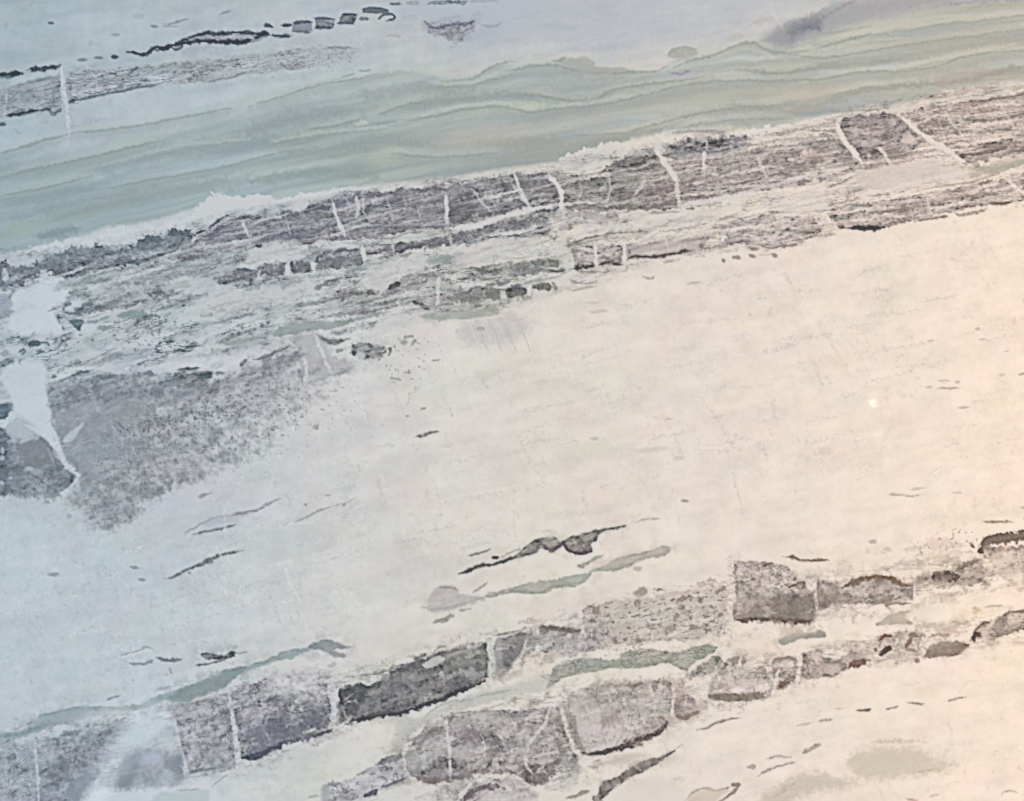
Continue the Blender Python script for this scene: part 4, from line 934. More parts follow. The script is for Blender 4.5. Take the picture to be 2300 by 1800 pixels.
fill([(292, 1680), (330, 1670), (380, 1690), (408, 1695), (410, 1752), (395, 1762), (330, 1772), (255, 1792), (262, 1750), (278, 1710)], (.58, .62, .70), rag=8, soft=16, halo=0, tex=dict(amp=.14, lamw=.1, blotw=1, grainw=.2, light=0))
fill([(282, 1695), (310, 1682), (312, 1720), (300, 1760), (270, 1785), (262, 1760)], (.40, .43, .48), rag=5, soft=10, op=.85)
fill([(380, 1705), (408, 1692), (412, 1740), (395, 1752), (388, 1735), (370, 1722)], (.38, .42, .48), rag=5, soft=8, op=.85)
blob(345, 1705, 24, 16, (.76, .80, .92), .7, 0, 5, .6); blob(375, 1750, 20, 16, (.72, .78, .84), .6, 0, 5, .6); blob(280, 1762, 18, 18, (.40, .40, .44), .6, 0, 5, .6)
# milky streak and cloud: a soft reflection painted into the stone colour
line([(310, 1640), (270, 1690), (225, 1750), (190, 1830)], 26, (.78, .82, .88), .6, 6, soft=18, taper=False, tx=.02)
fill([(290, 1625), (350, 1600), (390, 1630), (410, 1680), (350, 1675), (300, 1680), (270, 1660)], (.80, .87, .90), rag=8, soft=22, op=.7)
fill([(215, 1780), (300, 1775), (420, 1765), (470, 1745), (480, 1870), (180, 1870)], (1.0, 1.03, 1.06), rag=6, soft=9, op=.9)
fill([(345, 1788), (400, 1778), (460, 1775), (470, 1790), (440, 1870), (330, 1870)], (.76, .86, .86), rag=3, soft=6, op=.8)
line([(395, 1775), (455, 1773)], 4, (.55, .6, .6), .6, 2)
blob(235, 1605, 60, 14, (.98, .98, 1.0), .5, -10, 6, .6)
MT = dict(amp=.34, lamw=.18, grainw=1.3, blotw=1.0, fleck=.12, light=.30, thread=.9)
fill([(388, 1592), (400, 1582), (450, 1572), (512, 1556), (518, 1600), (524, 1660), (530, 1720), (480, 1730), (425, 1738), (414, 1700), (400, 1640)], (.54, .53, .575), rag=3, edge=.25, tex=MT, closed_smooth=False)
line([(425, 1735), (450, 1730), (460, 1725)], 6, (.35, .36, .37), .75, 3); line([(490, 1735), (520, 1725)], 6, (.4, .42, .42), .75, 3); line([(475, 1768), (500, 1748), (515, 1738)], 4, (.6, .6, .64), .7, 2)
line([(512, 1570), (514, 1600), (512, 1640)], 8, (.40, .41, .48), .6, 2, soft=3); line([(540, 1722), (570, 1720)], 6, (.66, .68, .66), .7, 3)
fill([(522, 1570), (535, 1545), (570, 1532), (640, 1524), (700, 1528), (742, 1545), (748, 1590), (744, 1628), (700, 1648), (640, 1662), (600, 1685), (560, 1698), (542, 1705), (536, 1650), (525, 1610)],
     (.50, .485, .545), rag=6, edge=.25, tex=dict(MT, light=.38, fleck=.4), breakup=.08)
fill([(540, 1660), (600, 1610), (640, 1590), (660, 1620), (700, 1600), (745, 1590), (742, 1630), (640, 1665), (560, 1700)], (.27, .27, .33), rag=9, soft=12, op=.92, tex=dict(MT, light=.05, thread=.4))
fill([(600, 1515), (680, 1510), (735, 1520), (735, 1560), (660, 1570), (600, 1560)], (.82, .80, .84), rag=10, soft=18, op=.75, tex=dict(MT, light=.3))
line([(548, 1705), (575, 1700), (600, 1688), (640, 1668)], 14, (.11, .12, .16), .9, 3); line([(700, 1655), (740, 1642)], 8, (.26, .26, .3), .75, 4, brk=.1)
line([(712, 1540), (740, 1538)], 6, (.3, .3, .3), .7, 3); line([(715, 1522), (742, 1522)], 5, (.4, .41, .4), .6, 3)
line([(640, 1600), (670, 1615), (700, 1640)], 4, (.62, .62, .68), .6, 2); line([(600, 1640), (606, 1670)], 4, (.6, .62, .66), .6, 2)
line([(516, 1558), (520, 1590), (528, 1640), (534, 1690), (532, 1730)], 10, (.90, .89, .96), .9, 2); line([(533, 1700), (545, 1720), (525, 1735)], 8, (.9, .9, .96), .8, 2)
line([(410, 1690), (418, 1720), (418, 1765)], 8, (.86, .87, .94), .75, 2)
# very dark block
fill([(762, 1550), (775, 1540), (810, 1536), (828, 1545), (845, 1532), (870, 1528), (878, 1505), (905, 1498), (960, 1478), (985, 1466), (1020, 1458), (1060, 1452), (1094, 1440), (1097, 1480), (1096, 1520),
      (1050, 1545), (1000, 1566), (930, 1592), (880, 1602), (830, 1612), (790, 1618), (765, 1622), (762, 1590)], (.23, .225, .24), rag=4, edge=.3, tex=dict(MT, amp=.42, light=.12, blotw=.9), closed_smooth=False)
fill([(765, 1560), (810, 1540), (830, 1550), (810, 1590), (775, 1612)], (.16, .16, .165), rag=6, soft=8, op=.85, tex=dict(MT, light=0))
fill([(1000, 1470), (1085, 1452), (1094, 1500), (1010, 1530)], (.34, .35, .32), rag=6, soft=8, op=.8, tex=dict(MT, light=.25))
fill([(900, 1500), (990, 1470), (995, 1500), (950, 1520), (910, 1520)], (.30, .31, .30), rag=6, soft=8, op=.6, tex=dict(MT, light=.1))
line([(768, 1636), (790, 1618), (840, 1612), (900, 1600), (930, 1592), (1000, 1565), (1050, 1545), (1090, 1528)], 7, (.10, .09, .10), .85, 3)
line([(800, 1520), (850, 1512), (900, 1495), (935, 1490), (955, 1470)], 5, (.30, .30, .29), .75, 3, brk=.1); line([(930, 1490), (945, 1475), (958, 1470)], 8, (.25, .26, .24), .8, 3)
line([(975, 1465), (985, 1456), (1000, 1452)], 5, (.35, .34, .32), .7, 3); line([(1045, 1450), (1065, 1455), (1080, 1448)], 6, (.95, .93, .92), .7, 3); blob(1062, 1446, 5, 4, (.4, .38, .36), .7)
line([(870, 1590), (900, 1560), (940, 1545)], 3, (.5, .5, .55), .5, 3); line([(840, 1595), (870, 1580)], 3, (.5, .5, .53), .5, 3)
fill([(948, 1492), (975, 1476), (1000, 1478), (985, 1492), (960, 1500)], (.86, .88, .84), rag=3, soft=3, op=.85)
line([(748, 1530), (744, 1560), (752, 1590), (748, 1615), (760, 1625)], 15, (.90, .89, .93), .92, 4); line([(738, 1622), (760, 1632), (790, 1612)], 6, (.85, .84, .9), .7, 3)
line([(1100, 1438), (1104, 1480), (1104, 1515)], 14, (.80, .83, .80), .9, 2, taper=False); line([(1096, 1440), (1100, 1516)], 3, (1, .98, .95), .6, 1.5)
fill([(1112, 1442), (1140, 1430), (1185, 1420), (1178, 1445), (1165, 1470), (1152, 1495), (1140, 1510), (1118, 1518)], (.36, .34, .35), rag=3, soft=4, tex=dict(MT, light=.12))
fill([(1112, 1445), (1125, 1442), (1130, 1505), (1116, 1516)], (.60, .62, .60), rag=2, soft=4, op=.8)
line([(1108, 1428), (1140, 1422), (1175, 1416), (1182, 1408)], 5, (.32, .29, .28), .8, 3, brk=.1)
fill([(1186, 1422), (1205, 1420), (1206, 1455), (1180, 1470)], (.58, .55, .53), rag=4, soft=4, op=.9, tex=MT); line([(1178, 1460), (1172, 1490), (1172, 1500)], 6, (.55, .52, .5), .75, 2)
line([(1182, 1440), (1168, 1475), (1150, 1505), (1140, 1520)], 6, (.98, .95, .92), .75, 2)
# next cluster 1212..1630
fill([(1212, 1410), (1240, 1406), (1302, 1412), (1292, 1440), (1278, 1455), (1250, 1460), (1214, 1462)], (.60, .57, .55), rag=3, edge=.25, tex=MT)
line([(1213, 1408), (1235, 1409), (1262, 1415), (1302, 1416)], 9, (.30, .27, .24), .85, 3); line([(1292, 1420), (1286, 1434)], 7, (.4, .37, .36), .7, 3)
fill([(1250, 1455), (1290, 1440), (1320, 1420), (1350, 1425), (1340, 1455), (1300, 1470), (1255, 1470)], (.66, .62, .65), rag=7, soft=7, op=.9, tex=dict(MT, light=.35))
fill([(1310, 1400), (1320, 1362), (1350, 1355), (1420, 1345), (1500, 1335), (1560, 1322), (1630, 1322), (1628, 1420), (1560, 1435), (1400, 1440), (1340, 1450)],
     (.80, .755, .70), rag=10, soft=9, tex=dict(amp=.12, lamw=.8, grainw=.9, blotw=.5, fleck=.55, light=.3))
fill([(1312, 1405), (1330, 1392), (1360, 1400), (1355, 1430), (1320, 1440)], (.56, .51, .53), rag=7, soft=7, op=.85, tex=dict(MT, light=.1))
line([(1328, 1400), (1334, 1392)], 12, (.34, .3, .28), .7, 4)
for q in [(1440, 1330, 16, 11), (1620, 1326, 14, 6), (1540, 1345, 18, 6), (1505, 1412, 14, 7), (1530, 1365, 8, 6), (1435, 1355, 8, 8), (1520, 1385, 10, 5), (1618, 1382, 8, 5), (1560, 1412, 10, 4),
          (1384, 1442, 6, 5), (1405, 1436, 5, 4), (1590, 1416, 12, 4), (1480, 1325, 9, 3), (1575, 1350, 6, 6), (1512, 1350, 6, 5), (1440, 1438, 14, 4), (1430, 1384, 9, 4), (1340, 1372, 8, 10)]:
    blob(q[0], q[1], q[2], q[3], (.36, .31, .26), .72, -15, 5, .4)
flecks([(1500, 1340), (1625, 1330), (1625, 1420), (1520, 1425), (1490, 1380)], .22, .5, 14, size=1.1, col=(.36, .32, .27))
flecks([(1330, 1360), (1480, 1345), (1480, 1420), (1350, 1440)], .14, .35, 14, size=1.1, col=(.40, .36, .33))
flecks([(1220, 1440), (1400, 1440), (1400, 1475), (1220, 1480)], .20, .45, 8, size=1, col=(.4, .36, .34))
line([(1420, 1438), (1480, 1436), (1560, 1432)], 4, (.5, .46, .42), .6, 3, brk=.3)
fill([(1646, 1262), (1700, 1260), (1770, 1274), (1790, 1300), (1830, 1316), (1828, 1392), (1780, 1400), (1740, 1394), (1700, 1396), (1650, 1395), (1650, 1320)], (.64, .58, .55), rag=4, edge=.25, tex=dict(MT, light=.4, fleck=.4), closed_smooth=False)
flecks([(1650, 1270), (1770, 1280), (1790, 1330), (1700, 1345), (1655, 1330)], .24, .55, 8, size=1.1, col=(.30, .25, .22))
fill([(1660, 1345), (1740, 1335), (1820, 1340), (1825, 1392), (1660, 1392)], (.44, .38, .36), rag=8, soft=9, op=.85, tex=dict(MT, light=.08, thread=.4))
fill([(1772, 1350), (1800, 1340), (1828, 1330), (1828, 1396), (1750, 1398)], (.31, .28, .25), rag=6, soft=10, op=.92, tex=dict(MT, light=.03, thread=.3))
line([(1646, 1266), (1652, 1300), (1656, 1340)], 8, (.38, .36, .31), .65, 3, soft=3); line([(1650, 1262), (1700, 1263)], 6, (.5, .45, .4), .7, 3)
line([(1765, 1312), (1785, 1318), (1802, 1312), (1790, 1328)], 11, (.24, .18, .14), .85, 3); line([(1652, 1394), (1680, 1393), (1700, 1392), (1728, 1392)], 8, (.22, .17, .14), .85, 4, brk=.2)
line([(1742, 1392), (1750, 1388), (1770, 1398), (1822, 1396)], 9, (.24, .18, .15), .85, 3); line([(1758, 1252), (1785, 1254), (1810, 1260), (1850, 1258), (1862, 1260)], 7, (.35, .29, .23), .85, 3)
line([(1715, 1278), (1745, 1272)], 8, (.55, .48, .42), .7, 4); line([(1640, 1255), (1642, 1290), (1644, 1330), (1640, 1380), (1634, 1450)], 15, (.98, .93, .85), .95, 2.5, soft=3, taper=False)
fill([(1834, 1304), (1850, 1304), (1880, 1312), (1900, 1312), (1935, 1296), (1990, 1296), (2020, 1312), (2050, 1312), (2045, 1345), (2010, 1352), (1960, 1358), (1920, 1352), (1870, 1362), (1836, 1372)], (.46, .41, .38), rag=3, edge=.25, tex=dict(MT, light=.15))
fill([(1920, 1325), (1960, 1312), (2010, 1318), (2045, 1325), (2040, 1350), (1960, 1356), (1930, 1350)], (.64, .60, .53), rag=6, soft=8, op=.9, tex=dict(MT, light=.35))
line([(1893, 1318), (1920, 1312), (1940, 1300), (1990, 1298), (2012, 1308), (2025, 1315), (2048, 1315)], 10, (.30, .24, .18), .88, 3)
line([(1975, 1355), (2000, 1357), (2045, 1355)], 6, (.34, .28, .23), .8, 3); line([(1900, 1357), (1935, 1354)], 6, (.32, .26, .24), .8, 3); blob(1958, 1340, 6, 5, (.3, .25, .2), .8); blob(1980, 1336, 9, 4, (.4, .36, .3), .7)
line([(1815, 1308), (1822, 1325), (1830, 1312)], 10, (.98, .9, .84), .8, 3); line([(1832, 1305), (1834, 1370)], 5, (.92, .86, .8), .7, 2)
blob(2074, 1301, 11, 7, (.38, .32, .29), .8, 0, 4); fill([(2092, 1298), (2105, 1282), (2130, 1284), (2155, 1298), (2140, 1306), (2115, 1306)], (.26, .21, .18), rag=5, soft=3, tex=dict(MT, light=.2))
line([(2148, 1283), (2165, 1272), (2182, 1268), (2195, 1258)], 12, (.36, .31, .26), .8, 4, brk=.15); line([(2140, 1314), (2150, 1308), (2175, 1300), (2195, 1302), (2215, 1308)], 8, (.30, .24, .2), .8, 4, brk=.2)
flecks([(2060, 1210), (2150, 1190), (2190, 1185), (2200, 1225), (2150, 1225), (2080, 1240)], .26, .6, 10, size=1, col=(.38, .30, .28)); blob(2110, 1222, 40, 12, (.92, .80, .76), .6, -5, 6)
blob(2183, 1225, 9, 4, (.3, .24, .22), .8, 40, 2); line([(2206, 1172), (2235, 1173), (2275, 1173)], 5, (.45, .38, .30), .8, 3)
line([(2212, 1228), (2220, 1214), (2250, 1210), (2300, 1206), (2360, 1206)], 24, (.23, .19, .16), .93, 3, taper=False); fill([(2220, 1232), (2300, 1225), (2370, 1222), (2370, 1295), (2290, 1290), (2250, 1300), (2225, 1270)], (.68, .60, .55), rag=6, soft=6, tex=dict(MT, light=.4), fade=((2260, 1230), (2250, 1330)))
line([(2210, 1245), (2214, 1256)], 7, (.35, .3, .27), .8, 2); line([(2280, 1325), (2340, 1320)], 8, (.75, .70, .60), .7, 3)
blob(1960, 1218, 10, 5, (.72, .65, .6), .6, 0, 3); blob(1993, 1233, 10, 6, (.76, .7, .63), .6, 0, 3)
fill([(2052, 1308), (2085, 1288), (2150, 1276), (2198, 1252), (2212, 1270), (2205, 1305), (2140, 1318), (2090, 1314)], (.52, .46, .42), rag=6, soft=4, op=.75, tex=dict(MT, light=.4))
fill([(1968, 1436), (2000, 1422), (2070, 1420), (2074, 1470), (2030, 1470), (1990, 1474), (1968, 1470)], (.72, .66, .62), rag=5, soft=5, op=.8, tex=dict(MT, light=.4))
fill([(2178, 1440), (2195, 1408), (2225, 1392), (2228, 1425), (2200, 1436)], (.70, .63, .58), rag=5, soft=5, op=.8, tex=dict(MT, light=.4))
# slivers of green / olive in the quartz
fill([(1755, 1448), (1748, 1436), (1780, 1426), (1820, 1420), (1845, 1416), (1852, 1432), (1800, 1436), (1780, 1446)], (.56, .58, .50), rag=2.5, soft=3, edge=.15, tex=GT)
fill([(1966, 1406), (1985, 1388), (2005, 1378), (2044, 1374), (2032, 1388), (2050, 1402), (2010, 1402)], (.68, .61, .50), rag=2.5, soft=3, tex=GT)
line([(2182, 1368), (2205, 1372)], 14, (.80, .73, .56), .7, 3, soft=4); line([(2212, 1364), (2250, 1360)], 4, (.62, .55, .46), .7, 2)

# ---- second lower row
fill([(890, 1650), (930, 1620), (1000, 1585), (1060, 1560), (1120, 1545), (1200, 1525), (1240, 1520), (1240, 1545), (1180, 1560), (1120, 1575), (1050, 1590), (1000, 1598), (960, 1625), (920, 1650)], (.80, .84, .76), rag=4, soft=8, op=.85, tex=GT)
line([(950, 1612), (1000, 1580), (1050, 1572), (1120, 1555), (1160, 1548)], 6, (.60, .66, .60), .7, 3, soft=3); line([(960, 1600), (1000, 1575)], 4, (.6, .66, .6), .5, 2)
fill([(895, 1615), (920, 1612), (935, 1625), (925, 1650), (900, 1690), (905, 1730), (890, 1700)], (.78, .80, .74), rag=5, soft=7, op=.8, tex=GT)
fill([(1228, 1545), (1236, 1520), (1245, 1498), (1275, 1484), (1320, 1478), (1385, 1482), (1400, 1468), (1450, 1458), (1500, 1464), (1545, 1460), (1575, 1452), (1612, 1452), (1600, 1468), (1560, 1490), (1535, 1508), (1505, 1492), (1430, 1500),
      (1370, 1500), (1320, 1508), (1270, 1520), (1245, 1538)], (.58, .62, .53), rag=3, soft=3, edge=.2, tex=dict(GT, amp=.16))
line([(1255, 1524), (1290, 1514), (1330, 1508), (1370, 1500)], 5, (.42, .46, .38), .8, 2); line([(1380, 1500), (1430, 1498), (1480, 1490)], 7, (.50, .52, .43), .75, 3); line([(1390, 1472), (1440, 1458), (1480, 1462)], 4, (.52, .54, .45), .7, 2)
line([(1540, 1462), (1580, 1454), (1612, 1452)], 6, (.48, .47, .40), .75, 3); line([(1525, 1502), (1545, 1505)], 7, (.42, .4, .35), .75, 3)
fill([(912, 1690), (925, 1665), (940, 1648), (960, 1635), (1000, 1628), (1003, 1608), (1050, 1605), (1110, 1598), (1160, 1594), (1236, 1592), (1260, 1590), (1270, 1630), (1290, 1680), (1300, 1715), (1298, 1742),
      (1262, 1715), (1235, 1745), (1210, 1765), (1175, 1752), (1150, 1735), (1110, 1722), (1060, 1738), (1015, 1752), (975, 1758), (945, 1742), (918, 1735)],
     (.60, .54, .56), rag=5, edge=.3, tex=dict(MT, amp=.38, light=.38, fleck=.25))
fill([(1000, 1620), (1100, 1605), (1100, 1640), (1010, 1640)], (.60, .60, .56), rag=8, soft=8, op=.6, tex=dict(MT, light=.3))
fill([(920, 1690), (960, 1650), (1000, 1640), (1000, 1700), (940, 1725)], (.74, .73, .71), rag=8, soft=12, op=.6, tex=dict(MT, amp=.15, light=.2))
fill([(950, 1745), (975, 1715), (1010, 1700), (1100, 1680), (1150, 1690), (1110, 1725), (1015, 1752), (975, 1758)], (.33, .29, .295), rag=9, soft=8, op=.9, tex=dict(MT, amp=.45, light=.2))
fill([(1020, 1650), (1060, 1635), (1110, 1650), (1130, 1680), (1080, 1675), (1030, 1680)], (.42, .37, .38), rag=9, soft=8, op=.7, tex=dict(MT, light=.1))
fill([(1015, 1680), (1090, 1680), (1110, 1700), (1060, 1712), (1020, 1705)], (.80, .75, .76), rag=9, soft=8, op=.65)
fill([(1120, 1610), (1150, 1615), (1145, 1650), (1115, 1650)], (.78, .74, .72), rag=8, soft=8, op=.6)
fill([(1165, 1720), (1200, 1715), (1250, 1705), (1262, 1712), (1235, 1740), (1212, 1766), (1180, 1752)], (.28, .245, .245), rag=4, soft=5, op=.9, tex=dict(MT, light=.1))
fill([(1235, 1600), (1262, 1595), (1280, 1660), (1296, 1715), (1262, 1700), (1245, 1660), (1230, 1640)], (.52, .50, .45), rag=5, soft=6, op=.8, tex=dict(MT, light=.2))
line([(1150, 1642), (1170, 1625), (1180, 1605)], 12, (.42, .37, .38), .6, 6, brk=.2); blob(1060, 1655, 22, 10, (.36, .31, .32), .75, -5, 8); blob(1110, 1668, 10, 6, (.3, .28, .27), .8, 0, 4)
line([(1065, 1702), (1100, 1695), (1130, 1700)], 12, (.36, .31, .32), .7, 6, brk=.2); line([(1100, 1738), (1140, 1732), (1170, 1740)], 9, (.30, .26, .27), .75, 5)
line([(955, 1655), (970, 1642), (985, 1636), (1000, 1636)], 10, (.28, .26, .24), .85, 3); line([(928, 1676), (932, 1664)], 8, (.32, .32, .29), .8, 3); blob(930, 1700, 10, 8, (.6, .62, .58), .6)
line([(1010, 1604), (1060, 1600), (1140, 1596)], 4, (.42, .40, .37), .7, 3, brk=.1); line([(920, 1742), (950, 1748), (985, 1758)], 7, (.34, .29, .29), .7, 4)
fill([(1240, 1725), (1270, 1715), (1296, 1742), (1290, 1765), (1250, 1775), (1222, 1765)], (.84, .80, .76), rag=5, soft=6, op=.9, tex=dict(RL, fleck=.5))
line([(1003, 1606), (1004, 1640), (1010, 1690), (1012, 1752)], 6, (.97, .94, .93), .85, 2); line([(1234, 1594), (1222, 1630), (1200, 1655), (1186, 1680), (1180, 1705), (1184, 1728)], 6, (.93, .89, .88), .85, 2)
line([(1262, 1590), (1270, 1625), (1282, 1660), (1295, 1688), (1304, 1702)], 11, (1.0, .96, .92), .92, 2.5); line([(1188, 1712), (1220, 1712), (1250, 1706)], 6, (.78, .73, .72), .6, 3)
fill([(1276, 1572), (1290, 1555), (1330, 1545), (1380, 1538), (1440, 1530), (1500, 1528), (1512, 1535), (1510, 1572), (1505, 1600), (1497, 1625), (1485, 1645), (1440, 1660), (1400, 1680), (1370, 1690), (1320, 1698), (1305, 1690), (1290, 1660), (1275, 1615)],
     (.70, .66, .63), rag=4, edge=.3, tex=dict(MT, amp=.22, light=.35, fleck=.25))
fill([(1290, 1590), (1360, 1580), (1400, 1620), (1380, 1670), (1320, 1680), (1300, 1640)], (.86, .82, .81), rag=10, soft=16, op=.8, tex=dict(MT, amp=.14, light=.2, thread=.2))
fill([(1300, 1640), (1370, 1630), (1420, 1650), (1370, 1680), (1320, 1685)], (.90, .86, .87), rag=9, soft=10, op=.7)
fill([(1350, 1600), (1380, 1590), (1400, 1610), (1370, 1635), (1350, 1630)], (.50, .45, .44), rag=8, soft=8, op=.75)
fill([(1330, 1545), (1440, 1530), (1450, 1560), (1400, 1575), (1340, 1580)], (.56, .53, .48), rag=8, soft=9, op=.6, tex=dict(MT, light=.3))
line([(1278, 1590), (1284, 1625), (1296, 1660), (1306, 1688)], 18, (.48, .45, .43), .8, 3, soft=5); line([(1308, 1694), (1345, 1692), (1370, 1684), (1410, 1672), (1430, 1660), (1480, 1645), (1490, 1632), (1497, 1618)], 10, (.22, .18, .17), .92, 2.5)
line([(1345, 1690), (1380, 1680), (1425, 1668)], 14, (.28, .23, .21), .8, 4); line([(1345, 1542), (1375, 1536)], 6, (.46, .43, .38), .7, 3); line([(1405, 1540), (1425, 1542), (1445, 1532)], 9, (.34, .31, .27), .8, 4)
line([(1470, 1550), (1476, 1532), (1500, 1535), (1510, 1548)], 13, (.36, .33, .28), .8, 5, brk=.1); line([(1355, 1625), (1375, 1612), (1395, 1600)], 12, (.50, .45, .45), .65, 6, brk=.2); blob(1460, 1625, 8, 5, (.45, .36, .34), .7)
blob(1485, 1615, 8, 8, (.36, .28, .26), .75, 0, 3); line([(1320, 1580), (1370, 1562), (1430, 1560)], 8, (.54, .52, .46), .5, 6, brk=.3)
fill([(1518, 1560), (1540, 1556), (1562, 1575), (1566, 1598), (1540, 1614), (1514, 1606)], (.62, .51, .48), rag=3, soft=4, tex=dict(MT, light=.3)); line([(1515, 1606), (1538, 1612), (1566, 1598)], 11, (.34, .26, .23), .85, 3)
line([(1530, 1540), (1540, 1560), (1538, 1590)], 4, (.95, .85, .82), .6, 2)
fill([(1548, 1512), (1570, 1498), (1590, 1482), (1612, 1472), (1622, 1488), (1600, 1506), (1570, 1516), (1545, 1525)], (.46, .45, .40), rag=4, soft=4, tex=dict(MT, light=.2)); line([(1548, 1508), (1570, 1494), (1600, 1470)], 6, (1.0, .96, .92), .8, 3)
line([(1540, 1520), (1535, 1545), (1545, 1560)], 8, (.66, .62, .56), .6, 4, brk=.2)
fill([(1590, 1566), (1592, 1545), (1606, 1518), (1640, 1508), (1700, 1506), (1732, 1512), (1730, 1545), (1724, 1570), (1650, 1574), (1605, 1574)], (.72, .68, .65), rag=3, edge=.25, tex=dict(MT, light=.35))
line([(1596, 1562), (1625, 1566), (1660, 1566), (1700, 1562), (1722, 1566)], 16, (.38, .34, .28), .85, 4, brk=.1); fill([(1630, 1535), (1650, 1520), (1690, 1520), (1700, 1540), (1650, 1545)], (.88, .82, .82), rag=7, soft=8, op=.6)
fill([(1618, 1500), (1640, 1478), (1662, 1472), (1660, 1490), (1640, 1502)], (.32, .28, .25), rag=4, soft=3, op=.9, tex=dict(MT, light=.1)); line([(1668, 1495), (1672, 1475)], 9, (.36, .31, .27), .8, 3); line([(1698, 1502), (1725, 1505)], 8, (.48, .44, .38), .7, 4, brk=.2)
line([(1690, 1510), (1735, 1515)], 5, (.45, .41, .37), .7, 3); line([(1600, 1545), (1604, 1520)], 6, (.5, .47, .42), .6, 3)
fill([(1734, 1490), (1745, 1478), (1775, 1476), (1792, 1488), (1790, 1520), (1780, 1530), (1765, 1545), (1745, 1548), (1738, 1530)], (.64, .57, .53), rag=3, edge=.35, tex=dict(MT, light=.35))
line([(1736, 1484), (1760, 1478), (1785, 1484), (1788, 1510)], 7, (.40, .33, .28), .8, 3); line([(1748, 1540), (1770, 1530), (1782, 1525)], 13, (.34, .27, .23), .85, 3); line([(1752, 1500), (1742, 1530), (1734, 1568)], 7, (1.0, .94, .88), .9, 2)
fill([(1802, 1482), (1806, 1468), (1835, 1464), (1850, 1475), (1880, 1482), (1900, 1470), (1926, 1464), (1952, 1480), (1925, 1495), (1898, 1508), (1872, 1520), (1840, 1520), (1802, 1522)], (.58, .51, .48), rag=3, edge=.4, tex=dict(MT, light=.25))
line([(1806, 1470), (1812, 1490)], 13, (.38, .31, .27), .75, 3); line([(1902, 1500), (1925, 1490), (1950, 1482)], 13, (.28, .21, .18), .88, 3); line([(1905, 1475), (1920, 1468)], 12, (.42, .35, .31), .8, 3); line([(1800, 1520), (1830, 1518), (1845, 1516), (1870, 1520)], 7, (.34, .27, .24), .85, 3, brk=.15)
fill([(1820, 1470), (1840, 1466), (1845, 1482), (1826, 1485)], (.92, .84, .8), rag=3, soft=4, op=.7); fill([(1830, 1500), (1880, 1496), (1890, 1506), (1850, 1514)], (.80, .73, .72), rag=4, soft=5, op=.7); line([(1850, 1490), (1885, 1488)], 5, (.36, .3, .27), .7, 2)
line([(1796, 1466), (1794, 1500), (1790, 1540)], 8, (1.0, .95, .9), .9, 2); line([(1832, 1462), (1850, 1464)], 6, (.45, .38, .34), .7, 3)
line([(1976, 1440), (1984, 1430), (2004, 1428)], 6, (.34, .26, .22), .85, 2.5); line([(1976, 1472), (1990, 1462), (2002, 1455)], 11, (.22, .16, .13), .9, 3, brk=.1); blob(1965, 1461, 5, 5, (.35, .28, .26), .8); line([(1978, 1440), (1976, 1455)], 5, (.4, .33, .3), .7, 2)
line([(2042, 1425), (2066, 1430)], 8, (.30, .23, .19), .88, 2); line([(2034, 1455), (2044, 1440), (2046, 1425)], 7, (.38, .31, .27), .8, 3); line([(2035, 1458), (2060, 1462)], 7, (.52, .44, .40), .7, 3); line([(2064, 1432), (2064, 1460)], 4, (.5, .42, .38), .7, 2)
fill([(2072, 1478), (2085, 1455), (2105, 1445), (2150, 1442), (2176, 1448), (2162, 1460), (2155, 1472), (2110, 1474)], (.46, .39, .34), rag=2.5, edge=.3, tex=dict(MT, amp=.15, light=.0)); line([(2140, 1456), (2160, 1452), (2176, 1448)], 8, (.28, .21, .17), .85, 2)
line([(2082, 1430), (2110, 1426), (2140, 1430)], 7, (.48, .40, .36), .75, 4, brk=.2); blob(2060, 1484, 6, 7, (.44, .37, .33), .8, 0, 2); line([(2074, 1425), (2072, 1450), (2074, 1475)], 6, (.98, .9, .84), .75, 2); blob(2140, 1420, 16, 4, (.80, .62, .62), .6, 10, 3)
line([(2184, 1436), (2192, 1425), (2200, 1430)], 11, (.24, .18, .15), .9, 3); line([(2188, 1418), (2205, 1404), (2220, 1398)], 7, (.36, .29, .26), .85, 3)
fill([(2224, 1430), (2228, 1412), (2245, 1392), (2265, 1378), (2300, 1372), (2370, 1368), (2370, 1405), (2300, 1415), (2260, 1428)], (.52, .46, .41), rag=3, edge=.45, tex=dict(MT, light=.25)); line([(2230, 1405), (2245, 1390), (2268, 1376), (2300, 1372), (2350, 1370)], 7, (.32, .26, .22), .8, 2); blob(2278, 1394, 16, 9, (.80, .73, .68), .7, -15, 3)
line([(2054, 1478), (2060, 1490)], 6, (.5, .43, .38), .6, 2)
# bottom edge pieces
fill([(700, 1870), (722, 1800), (728, 1765), (760, 1758), (800, 1748), (825, 1740), (838, 1720), (868, 1704), (900, 1702), (908, 1730), (918, 1744), (870, 1768), (830, 1790), (800, 1812), (780, 1870)], (.76, .75, .81), rag=5, soft=4, tex=dict(MT, amp=.22, light=.3, fleck=.35))
fill([(722, 1770), (738, 1766), (736, 1800), (725, 1810)], (.62, .64, .62), rag=3, soft=5, op=.9); line([(850, 1714), (870, 1706), (905, 1702)], 14, (.24, .25, .24), .85, 5, brk=.15)
line([(862, 1732), (880, 1724)], 8, (.24, .23, .25), .8, 4, brk=.1); line([(815, 1790), (835, 1782), (850, 1775)], 9, (.22, .21, .25), .9, 3); line([(858, 1770), (880, 1760), (915, 1746)], 7, (.26, .25, .28), .85, 3); line([(800, 1742), (820, 1734)], 6, (.42, .42, .45), .75, 3); line([(820, 1738), (834, 1722)], 7, (.45, .45, .5), .7, 3)
